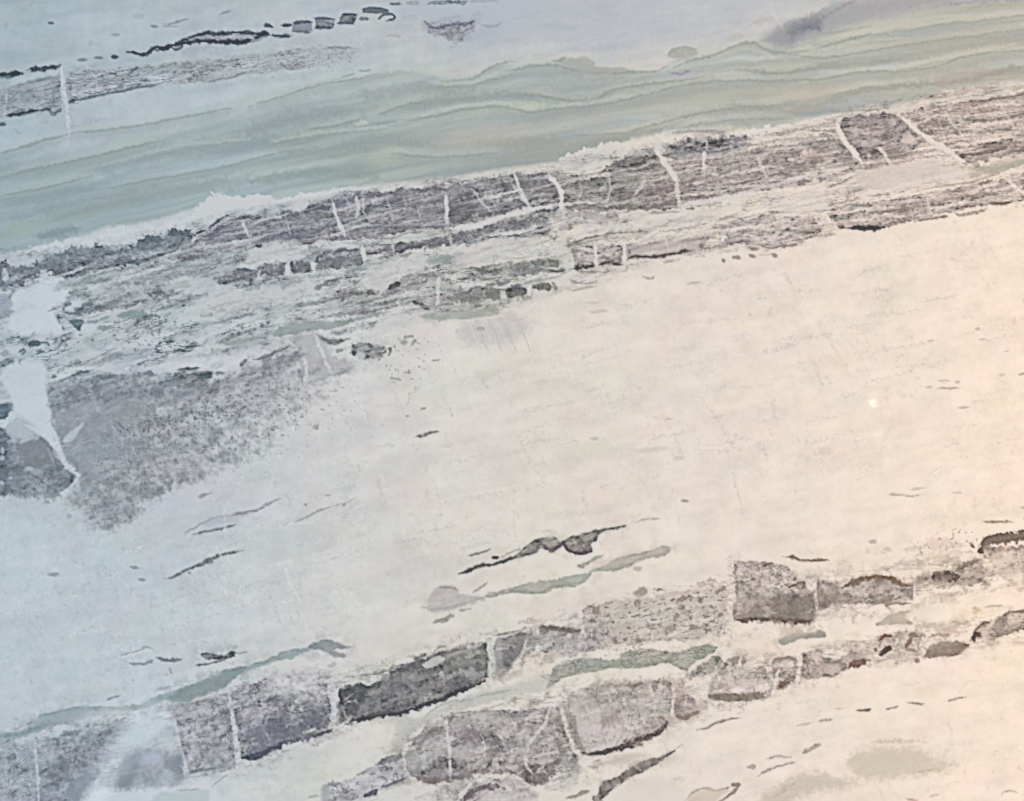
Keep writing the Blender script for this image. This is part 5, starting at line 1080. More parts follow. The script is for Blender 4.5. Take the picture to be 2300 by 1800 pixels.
line([(738, 1764), (765, 1758)], 5, (.4, .42, .42), .7, 3); line([(690, 1792), (720, 1788)], 5, (.55, .58, .56), .7, 3); blob(770, 1790, 11, 9, (.55, .55, .6), .6, 0, 4)
fill([(1010, 1870), (1030, 1795), (1060, 1762), (1090, 1755), (1150, 1752), (1180, 1765), (1205, 1785), (1200, 1870)], (.66, .60, .61), rag=5, soft=5, tex=dict(MT, amp=.3, light=.35))
line([(1040, 1800), (1060, 1780), (1090, 1768), (1130, 1770)], 13, (.24, .20, .21), .85, 5); fill([(975, 1775), (1010, 1762), (1050, 1758), (1030, 1790), (990, 1800)], (.74, .69, .68), rag=5, soft=6, op=.8, tex=MT)
fill([(1080, 1790), (1140, 1785), (1200, 1800), (1180, 1870), (1060, 1870)], (.84, .80, .80), rag=5, soft=6, op=.8, tex=dict(MT, amp=.15)); line([(1015, 1830), (1030, 1795), (1060, 1755), (1095, 1716)], 8, (1.0, .96, .94), .92, 2)
fill([(920, 1760), (975, 1765), (970, 1800), (1000, 1870), (800, 1870), (830, 1800)], (1.02, 1.01, .97), rag=4, soft=5, op=.9); fill([(1190, 1765), (1330, 1760), (1330, 1870), (1210, 1870)], (1.0, .98, .94), rag=5, soft=8, op=.5)
line([(1275, 1793), (1300, 1786), (1320, 1776)], 9, (.46, .43, .37), .85, 3); line([(1330, 1830), (1345, 1790), (1352, 1770)], 22, (.36, .33, .29), .85, 3)
fill([(1350, 1758), (1375, 1750), (1395, 1738), (1420, 1722), (1455, 1705), (1480, 1700), (1516, 1684), (1500, 1702), (1470, 1720), (1440, 1738), (1400, 1755), (1370, 1778), (1348, 1798)], (.36, .33, .30), rag=2.5, soft=3, edge=.15, tex=dict(MT, amp=.22, light=.02))
blob(1425, 1742 - 25, 20, 6, (.48, .44, .42), .5, -25, 4); fill([(1360, 1715), (1400, 1690), (1450, 1695), (1420, 1712), (1380, 1722)], (.74, .70, .62), rag=6, soft=8, op=.6)
line([(1518, 1682), (1535, 1672)], 4, (.66, .6, .55), .6, 2); line([(1564, 1642), (1590, 1634), (1612, 1622), (1640, 1616), (1665, 1613)], 5, (.46, .41, .38), .85, 2.5)
line([(1535, 1802), (1560, 1778), (1585, 1770), (1610, 1776), (1650, 1764)], 5, (.54, .49, .42), .8, 3); line([(1610, 1805), (1640, 1785), (1658, 1766)], 6, (.40, .35, .30), .85, 3); blob(1652, 1763, 10, 6, (.36, .3, .26), .8, 0, 3)
fill([(1500, 1870), (1560, 1780), (1640, 1775), (1610, 1800), (1580, 1870)], (.78, .74, .64), rag=4, soft=6, op=.7)
line([(1702, 1742), (1715, 1734), (1745, 1722), (1785, 1712)], 6, (.50, .43, .38), .8, 4, brk=.15); line([(1722, 1703), (1745, 1699), (1775, 1702)], 6, (.60, .54, .49), .75, 3); line([(1804, 1692), (1822, 1682), (1840, 1672)], 9, (.50, .43, .38), .8, 3); blob(1688, 1722, 9, 5, (.55, .47, .42), .7)
for a_, b_, w_, c_ in [((1924, 1596), (1956, 1593), 7, .34), ((1990, 1594), (2017, 1587), 5, .48), ((2035, 1578), (2076, 1582), 5, .46), ((2128, 1575), (2168, 1566), 5, .52), ((1840, 1620), (1868, 1617), 5, .66), ((1790, 1631), (1820, 1625), 4, .75), ((1876, 1593), (1895, 1591), 3, .78)]:
    line([a_, b_], w_, (c_, c_ * .9, c_ * .82), .85, 2)
fill([(1908, 1712), (1930, 1685), (1990, 1678), (2060, 1682), (2110, 1705), (2150, 1722), (2110, 1736), (2030, 1745), (1960, 1752), (1920, 1738)], (.81, .79, .70), rag=10, soft=14, op=.9)
blob(2030, 1712, 130, 26, (.80, .785, .70), .45, -3, 12, .5)
fill([(1700, 1800), (1770, 1752), (1830, 1732), (1880, 1748), (1930, 1750), (1890, 1775), (1800, 1790), (1720, 1870), (1660, 1870)], (.76, .745, .66), rag=10, soft=14, op=.85)
line([(1960, 1668), (2010, 1664), (2050, 1668)], 9, (.84, .78, .68), .7, 4, soft=4); line([(2040, 1662), (2085, 1668)], 5, (.84, .78, .73), .5, 3); line([(2050, 1735), (2120, 1726)], 6, (.76, .70, .6), .6, 3, soft=3); line([(1740, 1790), (1790, 1755)], 8, (.7, .66, .56), .5, 3, soft=4)
line([(2248, 1790), (2256, 1778), (2275, 1776), (2288, 1782)], 4, (.66, .58, .52), .75, 2); line([(2035, 1795), (2060, 1798)], 8, (.70, .55, .5), .7, 4); line([(2088, 1790), (2110, 1785)], 5, (.74, .66, .6), .7, 2)
fill([(1360, 1870), (1380, 1780), (1440, 1745), (1500, 1750), (1540, 1790), (1500, 1870)], (1.0, .97, .96), rag=6, soft=14, op=.6)
# faint marks on the right-hand quartz
for q in [(2196, 739, 6, 4, .6), (2208, 762, 10, 3, .5), (2130, 872, 24, 3, .7), (2120, 855, 14, 3, .45), (2150, 858, 6, 4, .55), (2165, 916, 13, 3, .6), (2296, 840, 8, 3, .8), (2250, 842, 8, 3, .4), (2260, 790, 6, 2, .4),
          (2085, 870, 8, 3, .45), (2018, 1112, 16, 3, .6), (2050, 1113, 18, 3, .65), (2060, 1098, 18, 3, .45), (2005, 1110, 8, 4, .6), (2150, 1107, 10, 3, .4), (2090, 765, 8, 3, .45), (1960, 1217, 8, 4, .5), (1850, 1015, 22, 10, .25),
          (2300, 1140, 8, 4, .6), (2305, 1165, 8, 3, .6), (1335, 985, 10, 4, .45), (1500, 942, 12, 3, .4), (1460, 1010, 40, 6, .25), (1525, 1030, 14, 6, .3), (1345, 700, 22, 4, .4), (1330, 680, 18, 3, .35)]:
    blob(q[0], q[1], q[2], q[3], (.66, .58, .54), q[4], -4, 2.5, .4)
for q in [(1857, 986, 7, 6), (1725, 1040, 6, 5)]:
    blob(q[0], q[1], q[2], q[3], (1.12, 1.12, 1.08), .7, 0, 2, .5)
blob(1340, 1010, 60, 22, (.94, .96, .84), .45, -10, 10, .6); blob(1300, 690, 60, 16, (.90, .90, .88), .4, -15, 10, .6)
line([(1590, 1035), (1610, 1060), (1640, 1110)], 4, (1.04, 1.0, .96), .5, 2); line([(2020, 790), (2050, 840), (2080, 880)], 4, (1.05, 1.0, .97), .5, 3); line([(1930, 740), (1960, 790), (1975, 830)], 4, (1.04, 1.0, .96), .4, 3)

line([(1976, 1440), (1984, 1430), (2004, 1428)], 7, (.30, .22, .18), .85, 3); line([(1976, 1472), (1990, 1462), (2002, 1453)], 13, (.20, .14, .11), .9, 3, brk=.1)
line([(2034, 1455), (2044, 1440), (2048, 1426), (2066, 1430)], 8, (.32, .25, .21), .85, 3); line([(2035, 1458), (2060, 1463)], 8, (.46, .39, .35), .7, 3)
line([(2184, 1436), (2194, 1424), (2202, 1430)], 12, (.22, .16, .13), .9, 3); line([(2188, 1418), (2205, 1404), (2220, 1398)], 7, (.36, .29, .26), .85, 3); line([(2006, 1462), (2018, 1430)], 8, (1.0, .93, .87), .7, 3)
fill([(2090, 1298), (2105, 1282), (2132, 1284), (2156, 1298), (2140, 1306), (2115, 1306)], (.24, .19, .16), rag=6, soft=3, tex=dict(MT, light=.1)); line([(2150, 1283), (2170, 1270), (2198, 1256)], 12, (.32, .27, .23), .8, 5, brk=.15)

# ---- bedding streaks: short dark and pale seams strewn along the flow lines
RS = np.random.RandomState(5)


def inside(px, py, pts):
    c = False
    m_ = len(pts)
    for i in range(m_):
        ax, ay = pts[i]; bx, by = pts[(i + 1) % m_]
        if (ay > py) != (by > py) and px < (bx - ax) * (py - ay) / (by - ay) + ax:
            c = not c
    return c


def streaks(pts, n, lens, ws, cols_, op, tilt=None, rag=4, brk=.25, soft=None, steep=0.0):
    xs = [q[0] for q in pts]; ys = [q[1] for q in pts]
    k = 0
    while k < n:
        px = RS.uniform(min(xs), max(xs)); py = RS.uniform(min(ys), max(ys))
        if not inside(px, py, pts):
            continue
        k += 1
        kk = .70 + .30 * min(1, max(0, py / 520))
        sl_ = -kk * (.27 - .12 * px / 2300) if tilt is None else tilt
        a = math.atan(sl_) + RS.normal(0, .06)
        if RS.rand() < steep:
            a = math.radians(RS.choice([58, 66, -62, 74]) + RS.normal(0, 6))
        ln = RS.uniform(*lens) * .5
        w = RS.uniform(*ws)
        o = RS.uniform(*op)
        c = cols_[RS.randint(len(cols_))]
        bow = RS.normal(0, .05) * ln
        line([(px - ln * math.cos(a), py - ln * math.sin(a)), (px, py + bow), (px + ln * math.cos(a), py + ln * math.sin(a))], w, c, o, rag, soft=soft, brk=brk)


DK = [(.26, .26, .29), (.34, .33, .36), (.20, .21, .24), (.40, .40, .42)]
DKW = [(.36, .31, .31), (.44, .38, .38), (.30, .27, .27), (.50, .45, .44)]
LT = [(.97, .97, .97), (.92, .92, .93)]
LTW = [(1.0, .95, .93), (.95, .90, .88)]
L1 = [(380, 570), (560, 485), (1000, 420), (1250, 400), (1260, 470), (1000, 510), (560, 550)]
L2 = [(1260, 400), (1400, 355), (1900, 275), (2330, 205), (2330, 355), (2150, 370), (1930, 380), (1700, 430), (1500, 470), (1260, 475)]
L3 = [(1280, 540), (1500, 500), (1850, 440), (1860, 530), (1600, 570), (1290, 600)]
L4 = [(1870, 465), (2330, 390), (2330, 445), (1900, 510)]
L5 = [(0, 600), (400, 540), (560, 560), (820, 560), (1220, 490), (1260, 600), (1130, 670), (900, 700), (600, 720), (300, 720), (130, 700), (130, 640)]
streaks(L1, 24, (40, 200), (3, 6), LT, (.35, .75))
streaks(L1, 90, (40, 170), (2.5, 6), DK, (.35, .75), brk=.35)
streaks(L2, 66, (50, 240), (3, 7), LTW, (.45, .85))
streaks(L2, 130, (40, 170), (2.5, 6.5), DKW, (.35, .8), brk=.35)
streaks(L3, 36, (30, 130), (2.5, 5), DKW, (.4, .7), brk=.3)
streaks(L3, 30, (40, 130), (3, 7), LTW, (.4, .8))
streaks(L4, 26, (30, 110), (2.5, 5), DKW, (.35, .7), brk=.3)
streaks(L4, 26, (40, 120), (3, 7), LTW, (.4, .8))
streaks(L5, 110, (25, 110), (3, 7), DK, (.35, .75), brk=.4)
streaks(L5, 46, (40, 160), (4, 9), LT, (.4, .8))
streaks(L5, 26, (20, 60), (8, 16), DK, (.45, .8), brk=.45)
streaks(L5, 30, (40, 120), (5, 9), [(.52, .60, .58), (.58, .64, .63)], (.4, .7))
fill([(1890, 284), (1898, 268), (1930, 262), (2008, 258), (2035, 280), (2060, 306), (2040, 330), (2000, 350), (1950, 360), (1925, 340), (1902, 312)],
     (.42, .37, .39), rag=5, soft=5, op=.62, edge=.3, tex=dict(MT, light=.35, amp=.5), closed_smooth=False)
blob(2038, 313, 13, 8, (.95, .9, .88), .7, 0, 6)
fill([(1400, 365), (1440, 350), (1472, 340), (1478, 360), (1450, 385), (1380, 395), (1370, 382)], (.32, .32, .30), rag=8, soft=7, op=.6, tex=dict(RT, light=.2))
fill([(1290, 410), (1440, 400), (1440, 430), (1300, 440)], (.40, .40, .37), rag=9, soft=9, op=.45, tex=dict(RT, light=.25))
fill([(1516, 322), (1600, 316), (1668, 316), (1655, 338), (1590, 348), (1520, 346)], (.40, .39, .44), rag=9, soft=9, op=.6, tex=dict(RT, light=.2))
fill([(1795, 322), (1850, 312), (1885, 318), (1895, 334), (1850, 336)], (.42, .41, .39), rag=7, soft=6, op=.6, tex=dict(RT, light=.2))
fill([(1006, 432), (1060, 422), (1088, 428), (1070, 470), (1048, 488), (1008, 494)], (.33, .32, .36), rag=6, soft=6, op=.6, tex=dict(RT, light=.12))
for pts, w, c in (([(488, 628), (560, 614), (650, 602), (700, 600), (760, 586), (818, 576)], 17, (.27, .27, .30)), ([(822, 570), (900, 556), (980, 545), (1100, 516), (1228, 492)], 17, (.27, .26, .29)),
                  ([(160, 668), (230, 660), (310, 642), (390, 652)], 12, (.36, .40, .42)), ([(1140, 606), (1200, 594), (1268, 594)], 11, (.30, .32, .29)), ([(995, 676), (1060, 668), (1130, 652)], 13, (.32, .32, .29)),
                  ([(0, 620), (100, 596), (200, 566), (330, 556), (420, 530)], 20, (.30, .33, .37)), ([(150, 706), (250, 692), (330, 676)], 9, (.34, .38, .39)), ([(700, 455), (800, 446), (900, 430), (990, 424)], 9, (.27, .26, .30)),
                  ([(1265, 470), (1350, 470), (1450, 462), (1530, 462)], 9, (.33, .30, .30))):
    line(pts, w, c, .72, 7, brk=.45, soft=3)
L12 = [(380, 1560), (1100, 1410), (1640, 1290), (2330, 1190), (2330, 1300), (2050, 1375), (1640, 1430), (1100, 1540), (540, 1735), (390, 1755)]
L13 = [(860, 1700), (1000, 1600), (1300, 1530), (1520, 1510), (1800, 1450), (2330, 1365), (2330, 1430), (1920, 1510), (1730, 1580), (1500, 1650), (1300, 1750), (1000, 1790), (700, 1800)]
for Lx, n_ in ((L12, 85), (L13, 75)):
    streaks(Lx, n_, (15, 70), (3, 9), DKW, (.2, .55), rag=9, brk=.55, soft=4, steep=.1)
    streaks(Lx, n_, (15, 60), (3, 7), LTW, (.3, .7), rag=9, brk=.5, soft=3, steep=.3)
    streaks(Lx, n_ // 2, (30, 80), (10, 18), [(.62, .58, .56), (.70, .66, .63)], (.25, .5), rag=10, brk=.7, soft=6)
for pts, w, c, o in (([(545, 1703), (600, 1686), (640, 1668), (700, 1654), (742, 1640)], 11, (.15, .15, .19), .8), ([(770, 1632), (800, 1616), (860, 1608), (930, 1594), (1000, 1567), (1050, 1547), (1092, 1526)], 10, (.13, .12, .13), .85),
                     ([(765, 1552), (800, 1545), (830, 1552), (880, 1510), (960, 1480)], 10, (.20, .20, .21), .6), ([(1312, 1694), (1360, 1687), (1425, 1668), (1482, 1644), (1496, 1620)], 12, (.21, .17, .16), .85),
                     ([(920, 1738), (960, 1752), (1015, 1748), (1110, 1726)], 12, (.30, .25, .26), .6), ([(1170, 1735), (1210, 1752), (1245, 1730)], 18, (.24, .20, .20), .7), ([(1598, 1564), (1660, 1567), (1724, 1565)], 15, (.33, .29, .25), .75),
                     ([(1650, 1394), (1720, 1392), (1770, 1398), (1826, 1394)], 10, (.22, .17, .14), .75), ([(1750, 1370), (1800, 1360), (1826, 1362)], 34, (.34, .30, .27), .55), ([(1840, 1352), (1870, 1340), (1885, 1325)], 26, (.40, .35, .32), .5),
                     ([(1895, 1318), (1940, 1299), (1992, 1298), (2046, 1316)], 10, (.28, .22, .17), .75), ([(1745, 1540), (1785, 1524)], 13, (.30, .24, .20), .7), ([(1895, 1502), (1950, 1483)], 14, (.27, .21, .17), .75),
                     ([(2080, 1470), (2120, 1462), (2172, 1452)], 18, (.36, .30, .26), .7), ([(1215, 1409), (1260, 1415), (1304, 1417)], 9, (.28, .25, .22), .7), ([(1120, 1500), (1150, 1470), (1172, 1435)], 26, (.32, .30, .31), .5),
                     ([(560, 1670), (640, 1640), (735, 1605)], 34, (.28, .28, .33), .5), ([(1283, 1600), (1292, 1650), (1306, 1685)], 18, (.44, .41, .40), .6), ([(930, 1690), (960, 1655), (1000, 1640)], 12, (.30, .27, .26), .6)):
    line(pts, w, c, o, 6, brk=.2, soft=3)
# faint veils and scratches in the open quartz
Q1 = [(420, 1000), (800, 880), (1300, 680), (2300, 520), (2300, 1130), (1900, 1210), (1500, 1160), (900, 1300), (500, 1450), (200, 1500), (100, 1250), (300, 1200)]
Q2 = [(1300, 1760), (1700, 1600), (2300, 1440), (2300, 1790), (1400, 1790)]
streaks(Q1, 150, (30, 130), (3, 9), [(.90, .87, .85), (.92, .89, .85), (.88, .87, .86)], (.25, .6), rag=7, brk=.5, soft=4, steep=.35)
streaks(Q1, 110, (30, 120), (3, 7), [(1.08, 1.06, 1.04)], (.3, .7), rag=7, brk=.4, soft=3.0, steep=.45)
streaks(Q2, 40, (30, 130), (3, 8), [(.90, .87, .84), (.88, .84, .80)], (.15, .4), rag=6, brk=.5, soft=4, steep=.2)
flecks([(560, 870), (760, 850), (820, 900), (760, 960), (620, 1040), (480, 1080), (520, 960)], .16, .42, 60, size=1.1, col=(.46, .47, .50))
fill([(110, 885), (230, 856), (380, 862), (520, 850), (640, 790), (680, 800), (560, 860), (420, 892), (260, 892), (130, 920)], (.34, .36, .42), rag=12, soft=14, op=.75, halo=0, tex=dict(amp=.3, lamw=.6, light=.25))
B1 = [(120, 900), (300, 850), (640, 800), (760, 860), (600, 1000), (380, 1090), (240, 1170), (170, 1100)]
streaks(B1, 70, (20, 90), (3, 8), [(.44, .45, .50), (.50, .51, .55), (.36, .37, .41)], (.2, .5), tilt=-.36, rag=8, brk=.5, soft=4)
streaks(B1, 50, (20, 80), (3, 7), [(.80, .81, .84), (.74, .75, .78)], (.2, .55), tilt=-.36, rag=8, brk=.5, soft=4, steep=.2)
# lower rows
L6 = [(1300, 1390), (1640, 1310), (1640, 1420), (1300, 1470)]
L7 = [(390, 1590), (750, 1530), (750, 1640), (540, 1700), (410, 1730)]
L8 = [(910, 1650), (1260, 1590), (1300, 1740), (1000, 1760)]
L9 = [(1280, 1560), (1510, 1530), (1490, 1640), (1310, 1690)]
L10 = [(1650, 1280), (2050, 1300), (2040, 1350), (1830, 1390), (1655, 1390)]
L11 = [(1590, 1510), (1950, 1470), (1950, 1490), (1740, 1540), (1600, 1570)]
for Lx, n_ in ((L6, 26), (L7, 34), (L8, 40), (L9, 22), (L10, 24), (L11, 22)):
    streaks(Lx, n_, (12, 50), (4, 9), DKW if Lx is not L7 else DK, (.25, .6), rag=8, brk=.5, soft=3, steep=.35)
    streaks(Lx, n_, (12, 50), (3, 8), LTW if Lx is not L7 else LT, (.2, .6), rag=8, brk=.5, soft=3, steep=.45)

# ---- white veins crossing the main belt (on top)
V = (.96, .95, .95)
XT = [([(820, 442), (815, 470), (830, 500)], 5, .6), ([(1060, 424), (1080, 455), (1110, 480)], 5, .6), ([(1365, 380), (1372, 420), (1360, 465)], 5, .5), ([(1700, 345), (1712, 380), (1730, 410)], 6, .6), ([(2120, 245), (2140, 280), (2175, 320)], 5, .55), ([(2240, 225), (2262, 260), (2285, 300)], 5, .5), ([(1500, 560), (1495, 535)], 5, .6), ([(2080, 440), (2095, 485)], 5, .6), ([(880, 548), (884, 572)], 5, .6), ([(1010, 528), (1016, 552)], 5, .6), ([(560, 556), (566, 520)], 4, .5)]
for pts, w, o in XT:
    line(pts, w, V, o, 3.5, tx=.04, brk=.2)
for pts, w, o in [([(745, 450), (752, 475), (760, 500), (775, 530)], 6, .8), ([(798, 440), (804, 465), (800, 490)], 7, .65), ([(1000, 432), (1003, 460), (1005, 508)], 6, .9),
                  ([(1155, 388), (1165, 415), (1185, 460)], 5, .7), ([(1148, 412), (1195, 470)], 4, .5), ([(1232, 392), (1252, 415), (1260, 440), (1258, 470)], 9, .9), ([(1262, 420), (1264, 475)], 4, .5),
                  ([(1478, 312), (1480, 345), (1495, 368), (1512, 392), (1520, 410)], 10, .95), ([(1582, 340), (1580, 360), (1582, 385)], 6, .8), ([(1588, 312), (1586, 340)], 3, .6),
                  ([(1422, 440), (1440, 420), (1450, 400)], 6, .5), ([(1520, 405), (1522, 430), (1530, 475)], 8, .6), ([(1882, 270), (1885, 295), (1905, 325), (1935, 360)], 9, .95),
                  ([(2018, 256), (2050, 285), (2085, 310), (2120, 332), (2160, 360), (2185, 375)], 9, .95), ([(1970, 330), (1985, 345), (2000, 370)], 6, .7), ([(1262, 460), (1262, 560), (1275, 610)], 18, .35),
                  ([(646, 590), (648, 620)], 7, .8), ([(702, 590), (705, 608)], 9, .8), ([(583, 605), (580, 625)], 6, .7), ([(812, 555), (818, 590)], 8, .85), ([(1337, 545), (1338, 600)], 6, .85), ([(1400, 545), (1404, 590)], 7, .9),
                  ([(545, 500), (550, 515), (562, 535)], 5, .7), ([(985, 618), (984, 650), (980, 690)], 6, .7), ([(1188, 645), (1190, 665)], 8, .8), ([(1240, 405), (1225, 395)], 4, .4),
                  ([(1640, 440), (1720, 420), (1790, 400), (1850, 385), (1925, 372)], 7, .55), ([(1540, 460), (1640, 442), (1740, 428)], 8, .7), ([(1160, 482), (1250, 460), (1330, 455), (1350, 445)], 6, .7),
                  ([(1000, 515), (1060, 508), (1120, 490), (1190, 470), (1240, 468)], 9, .8), ([(700, 550), (740, 545), (800, 556)], 10, .7), ([(2190, 385), (2100, 400), (2000, 425)], 8, .6)]:
    line(pts, w * 1.2, V, min(1, o * 1.15), 3.2, tx=.04)
for k_, (vx, vy) in enumerate([(870, 470), (905, 462), (935, 480), (780, 470), (1100, 445), (1300, 430), (640, 505), (1640, 345), (2110, 290), (1720, 390)]):
    line([(vx, vy - 22), (vx + 6, vy), (vx + (-6 if k_ % 2 else 14), vy + 26)], 3, V, .35, 3, tx=.03)
# pale quartz islands inside the belt
for pts in [[(552, 590), (560, 560), (600, 552), (650, 545), (690, 560), (685, 575), (640, 582), (590, 592)],
            [(800, 640), (830, 600), (860, 588), (920, 575), (960, 572), (955, 590), (930, 605), (900, 618), (870, 640), (850, 650), (820, 648)],
            [(1000, 560), (1080, 552), (1160, 535), (1240, 532), (1262, 560), (1250, 578), (1160, 575), (1100, 590), (1040, 590), (1020, 580)],
            [(400, 700), (480, 660), (560, 650), (600, 640), (680, 655), (660, 680), (560, 690), (500, 700), (420, 712)],
            [(830, 740), (860, 715), (930, 705), (920, 725), (880, 745)], [(360, 640), (440, 618), (480, 640), (400, 660)],
            [(200, 640), (250, 645), (330, 640), (340, 648), (280, 662), (215, 668)], [(590, 660), (660, 640), (690, 650), (640, 668)],
            [(1090, 500), (1110, 495), (1070, 492)], [(1320, 505), (1500, 492), (1620, 470), (1600, 500), (1450, 512), (1340, 518)], [(1760, 450), (1850, 435), (1850, 470), (1830, 480), (1740, 468)]]:
    fill(pts, (.95, .955, .94), rag=9, soft=8, op=.62, halo=0, tex=dict(amp=.10, light=0, hue=.3))
# shared fine grain, then the slight bleeding of one mineral into the next
dz = np.clip(1.25 - C.mean(2), .25, 1)
C *= np.exp(dz * (.03 * GRAIN + .03 * FINE))[..., None]


def soften(a, k):
    for ax in (0, 1):
        b0 = np.roll(a, 1, ax); b1 = np.roll(a, -1, ax)
        a = a * (1 - 2 * k) + (b0 + b1) * k
    return a


C = soften(C, .07)
lo = C
for _k in range(12):
    lo = soften(lo, .25)
C = np.minimum(C + 1.0 * (C - lo), np.maximum(C, 1.10))
C = np.clip(C, .03, 1.16)

# ------------------------------------------------------------------ the slab
# mesh columns/rows: dense over the part the figure is drawn for, coarser outside it
X0, X1, Y0, Y1 = -520.0, 2820.0, -420.0, 2220.0
BEV = 6.0
xs = np.concatenate([np.arange(X0 + BEV, -56, 6.0), gx[1:-1], np.arange(2362, X1 - BEV, 6.0), [X1 - BEV]])
ys = np.concatenate([np.arange(Y0 + BEV, -56, 6.0), gy[1:-1], np.arange(1862, Y1 - BEV, 6.0), [Y1 - BEV]])
nx, ny = len(xs), len(ys)
PX, PY = np.meshgrid(xs, ys)


def lookup(px, py):
    """colour of the figure anywhere on the slab: outside the drawn part the beds run on along their own flow lines"""
    lo, hi = gx[1], gx[-2]
    qx = np.where(px < lo, 2 * lo - px, np.where(px > hi, 2 * hi - px, px))
    fx = 0.27 * px - 0.5 * (0.12 / 2300) * px * px
    fq = 0.27 * qx - 0.5 * (0.12 / 2300) * qx * qx
    qy = py + (fx - fq)
    lo, hi = gy[1], gy[-2]
    qy = np.where(qy < lo, 2 * lo - qy, qy)
    qy = np.where(qy > hi, 2 * hi - qy, qy)
    u = np.clip((qx - gx[0]) / STEP, 0, NW - 1.001); v = np.clip((qy - gy[0]) / STEP, 0, NH - 1.001)
    i = u.astype(int); j = v.astype(int)
    fu = (u - i)[..., None]; fv = (v - j)[..., None]
    return (C[j, i] * (1 - fu) + C[j, i + 1] * fu) * (1 - fv) + (C[j + 1, i] * (1 - fu) + C[j + 1, i + 1] * fu) * fv


CX, CY = 1150.0, 900.0
THICK = 0.020


def W_(px, py, z):
    return np.stack([(px - CX) * S, -(py - CY) * S, np.full(px.shape, z)], -1)


top = W_(PX, PY, 0.0).reshape(-1, 3)
tcol = lookup(PX, PY).reshape(-1, 3)
idx = np.arange(nx * ny).reshape(ny, nx)
quads = np.stack([idx[:-1, :-1], idx[1:, :-1], idx[1:, 1:], idx[:-1, 1:]], -1).reshape(-1, 4)
# rim loop (clockwise seen from above in figure space), then arris, side and underside rings
loop = np.concatenate([idx[0, :-1], idx[:-1, -1], idx[-1, ::-1][:-1], idx[::-1, 0][:-1]])
lp = np.stack([PX.reshape(-1)[loop], PY.reshape(-1)[loop]], -1)
rings = []
for off, z in ((BEV * .45, -0.0006), (BEV * .85, -0.0022), (BEV, -0.0045), (BEV, -THICK + .002), (BEV * .6, -THICK)):
    q = lp.copy()
    q[:, 0] += np.where(lp[:, 0] <= xs[0] + .01, -off, np.where(lp[:, 0] >= xs[-1] - .01, off, 0))
    q[:, 1] += np.where(lp[:, 1] <= ys[0] + .01, -off, np.where(lp[:, 1] >= ys[-1] - .01, off, 0))
    rings.append(W_(q[:, 0], q[:, 1], z))
n0 = nx * ny
nl = len(loop)
verts = np.concatenate([top] + rings)
cols = np.concatenate([tcol] + [tcol[loop]] * len(rings))
allq = [quads]
prev = loop
for r in range(len(rings)):
    cur = n0 + r * nl + np.arange(nl)
    allq.append(np.stack([prev, np.roll(prev, -1), np.roll(cur, -1), cur], -1))
    prev = cur
allq = np.concatenate(allq)
nv = len(verts); nq = len(allq)
me = bpy.data.meshes.new("stone_slab")
me.vertices.add(nv)
me.vertices.foreach_set("co", verts.astype(np.float32).reshape(-1))
me.loops.add(nq * 4 + nl)
me.loops.foreach_set("vertex_index", np.concatenate([allq.reshape(-1), prev]).astype(np.int32))
me.polygons.add(nq + 1)
me.polygons.foreach_set("loop_start", np.concatenate([np.arange(nq) * 4, [nq * 4]]).astype(np.int32))
me.polygons.foreach_set("loop_total", np.concatenate([np.full(nq, 4), [nl]]).astype(np.int32))
me.update(calc_edges=True)
me.validate()
at = me.color_attributes.new("mineral", 'FLOAT_COLOR', 'POINT')
rgba = np.ones((nv, 4), np.float32)
rgba[:, :3] = cols
at.data.foreach_set("color", rgba.reshape(-1))

mat = bpy.data.materials.new("veined_quartzite")
mat.use_nodes = True
nt = mat.node_tree
N = nt.nodes; L = nt.links
bsdf = N["Principled BSDF"]
attr = N.new("ShaderNodeAttribute"); attr.attribute_name = "mineral"
tc = N.new("ShaderNodeTexCoord")
mp = N.new("ShaderNodeMapping")
mp.inputs['Rotation'].default_value = (0, 0, math.radians(-12))
mp.inputs['Scale'].default_value = (1.0, 2.6, 1.0)
L.new(tc.outputs['Object'], mp.inputs['Vector'])


def noise(vec, scale, detail, rough):
    n = N.new("ShaderNodeTexNoise")
    n.inputs['Scale'].default_value = scale
    n.inputs['Detail'].default_value = detail
    n.inputs['Roughness'].default_value = rough
    L.new(vec, n.inputs['Vector'])
    return n.outputs['Fac']


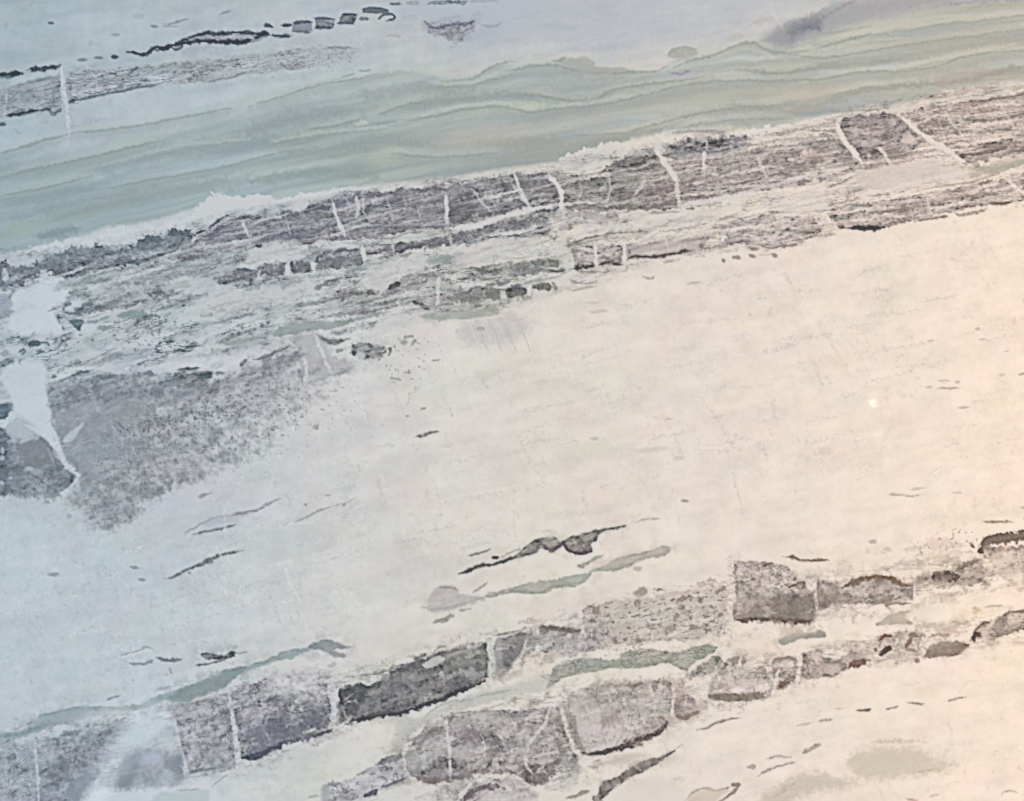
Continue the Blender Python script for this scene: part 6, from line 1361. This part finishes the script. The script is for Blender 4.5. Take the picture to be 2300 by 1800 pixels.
def mrange(src, a, b, c, d):
    r = N.new("ShaderNodeMapRange")
    r.inputs['From Min'].default_value = a; r.inputs['From Max'].default_value = b
    r.inputs['To Min'].default_value = c; r.inputs['To Max'].default_value = d
    L.new(src, r.inputs['Value'])
    return r.outputs['Result']


def math_(op, a, b):
    m_ = N.new("ShaderNodeMath"); m_.operation = op
    for k, q in enumerate((a, b)):
        if isinstance(q, (int, float)):
            m_.inputs[k].default_value = q
        else:
            L.new(q, m_.inputs[k])
    return m_.outputs[0]


# crystal grain and cloudiness of the quartz itself, worked in the slab's own coordinates
g1 = mrange(noise(mp.outputs['Vector'], 420.0, 3.0, .6), .3, .7, .975, 1.025)
g2 = mrange(noise(mp.outputs['Vector'], 26.0, 4.0, .6), .3, .7, .975, 1.02)
g3 = mrange(noise(tc.outputs['Object'], 7.0, 3.0, .5), .3, .7, .985, 1.012)
gg = math_('MULTIPLY', math_('MULTIPLY', g1, g2), g3)
gain = math_('MULTIPLY', gg, WHITE_ALBEDO)
vm = N.new("ShaderNodeVectorMath"); vm.operation = 'SCALE'
L.new(attr.outputs['Color'], vm.inputs[0])
L.new(gain, vm.inputs['Scale'])
L.new(vm.outputs[0], bsdf.inputs['Base Color'])
bsdf.inputs['Roughness'].default_value = .42
L.new(mrange(noise(tc.outputs['Object'], 60.0, 3.0, .6), .3, .7, .46, .6), bsdf.inputs['Roughness'])
bsdf.inputs['Specular IOR Level'].default_value = .05
bsdf.inputs['Coat Weight'].default_value = 1.0
bsdf.inputs['Coat Roughness'].default_value = .055
bump = N.new("ShaderNodeBump")
bump.inputs['Strength'].default_value = .05
bump.inputs['Distance'].default_value = .0006
L.new(noise(tc.outputs['Object'], 300.0, 2.0, .5), bump.inputs['Height'])
L.new(bump.outputs[0], bsdf.inputs['Normal'])
bsdf.inputs['Coat IOR'].default_value = 1.45
me.materials.append(mat)

slab = bpy.data.objects.new("stone_slab", me)
scene.collection.objects.link(slab)
slab["label"] = "pale polished quartzite slab with slanting green band and broken rows of grey mineral veins"
slab["category"] = "stone slab"
slab["kind"] = "thing"
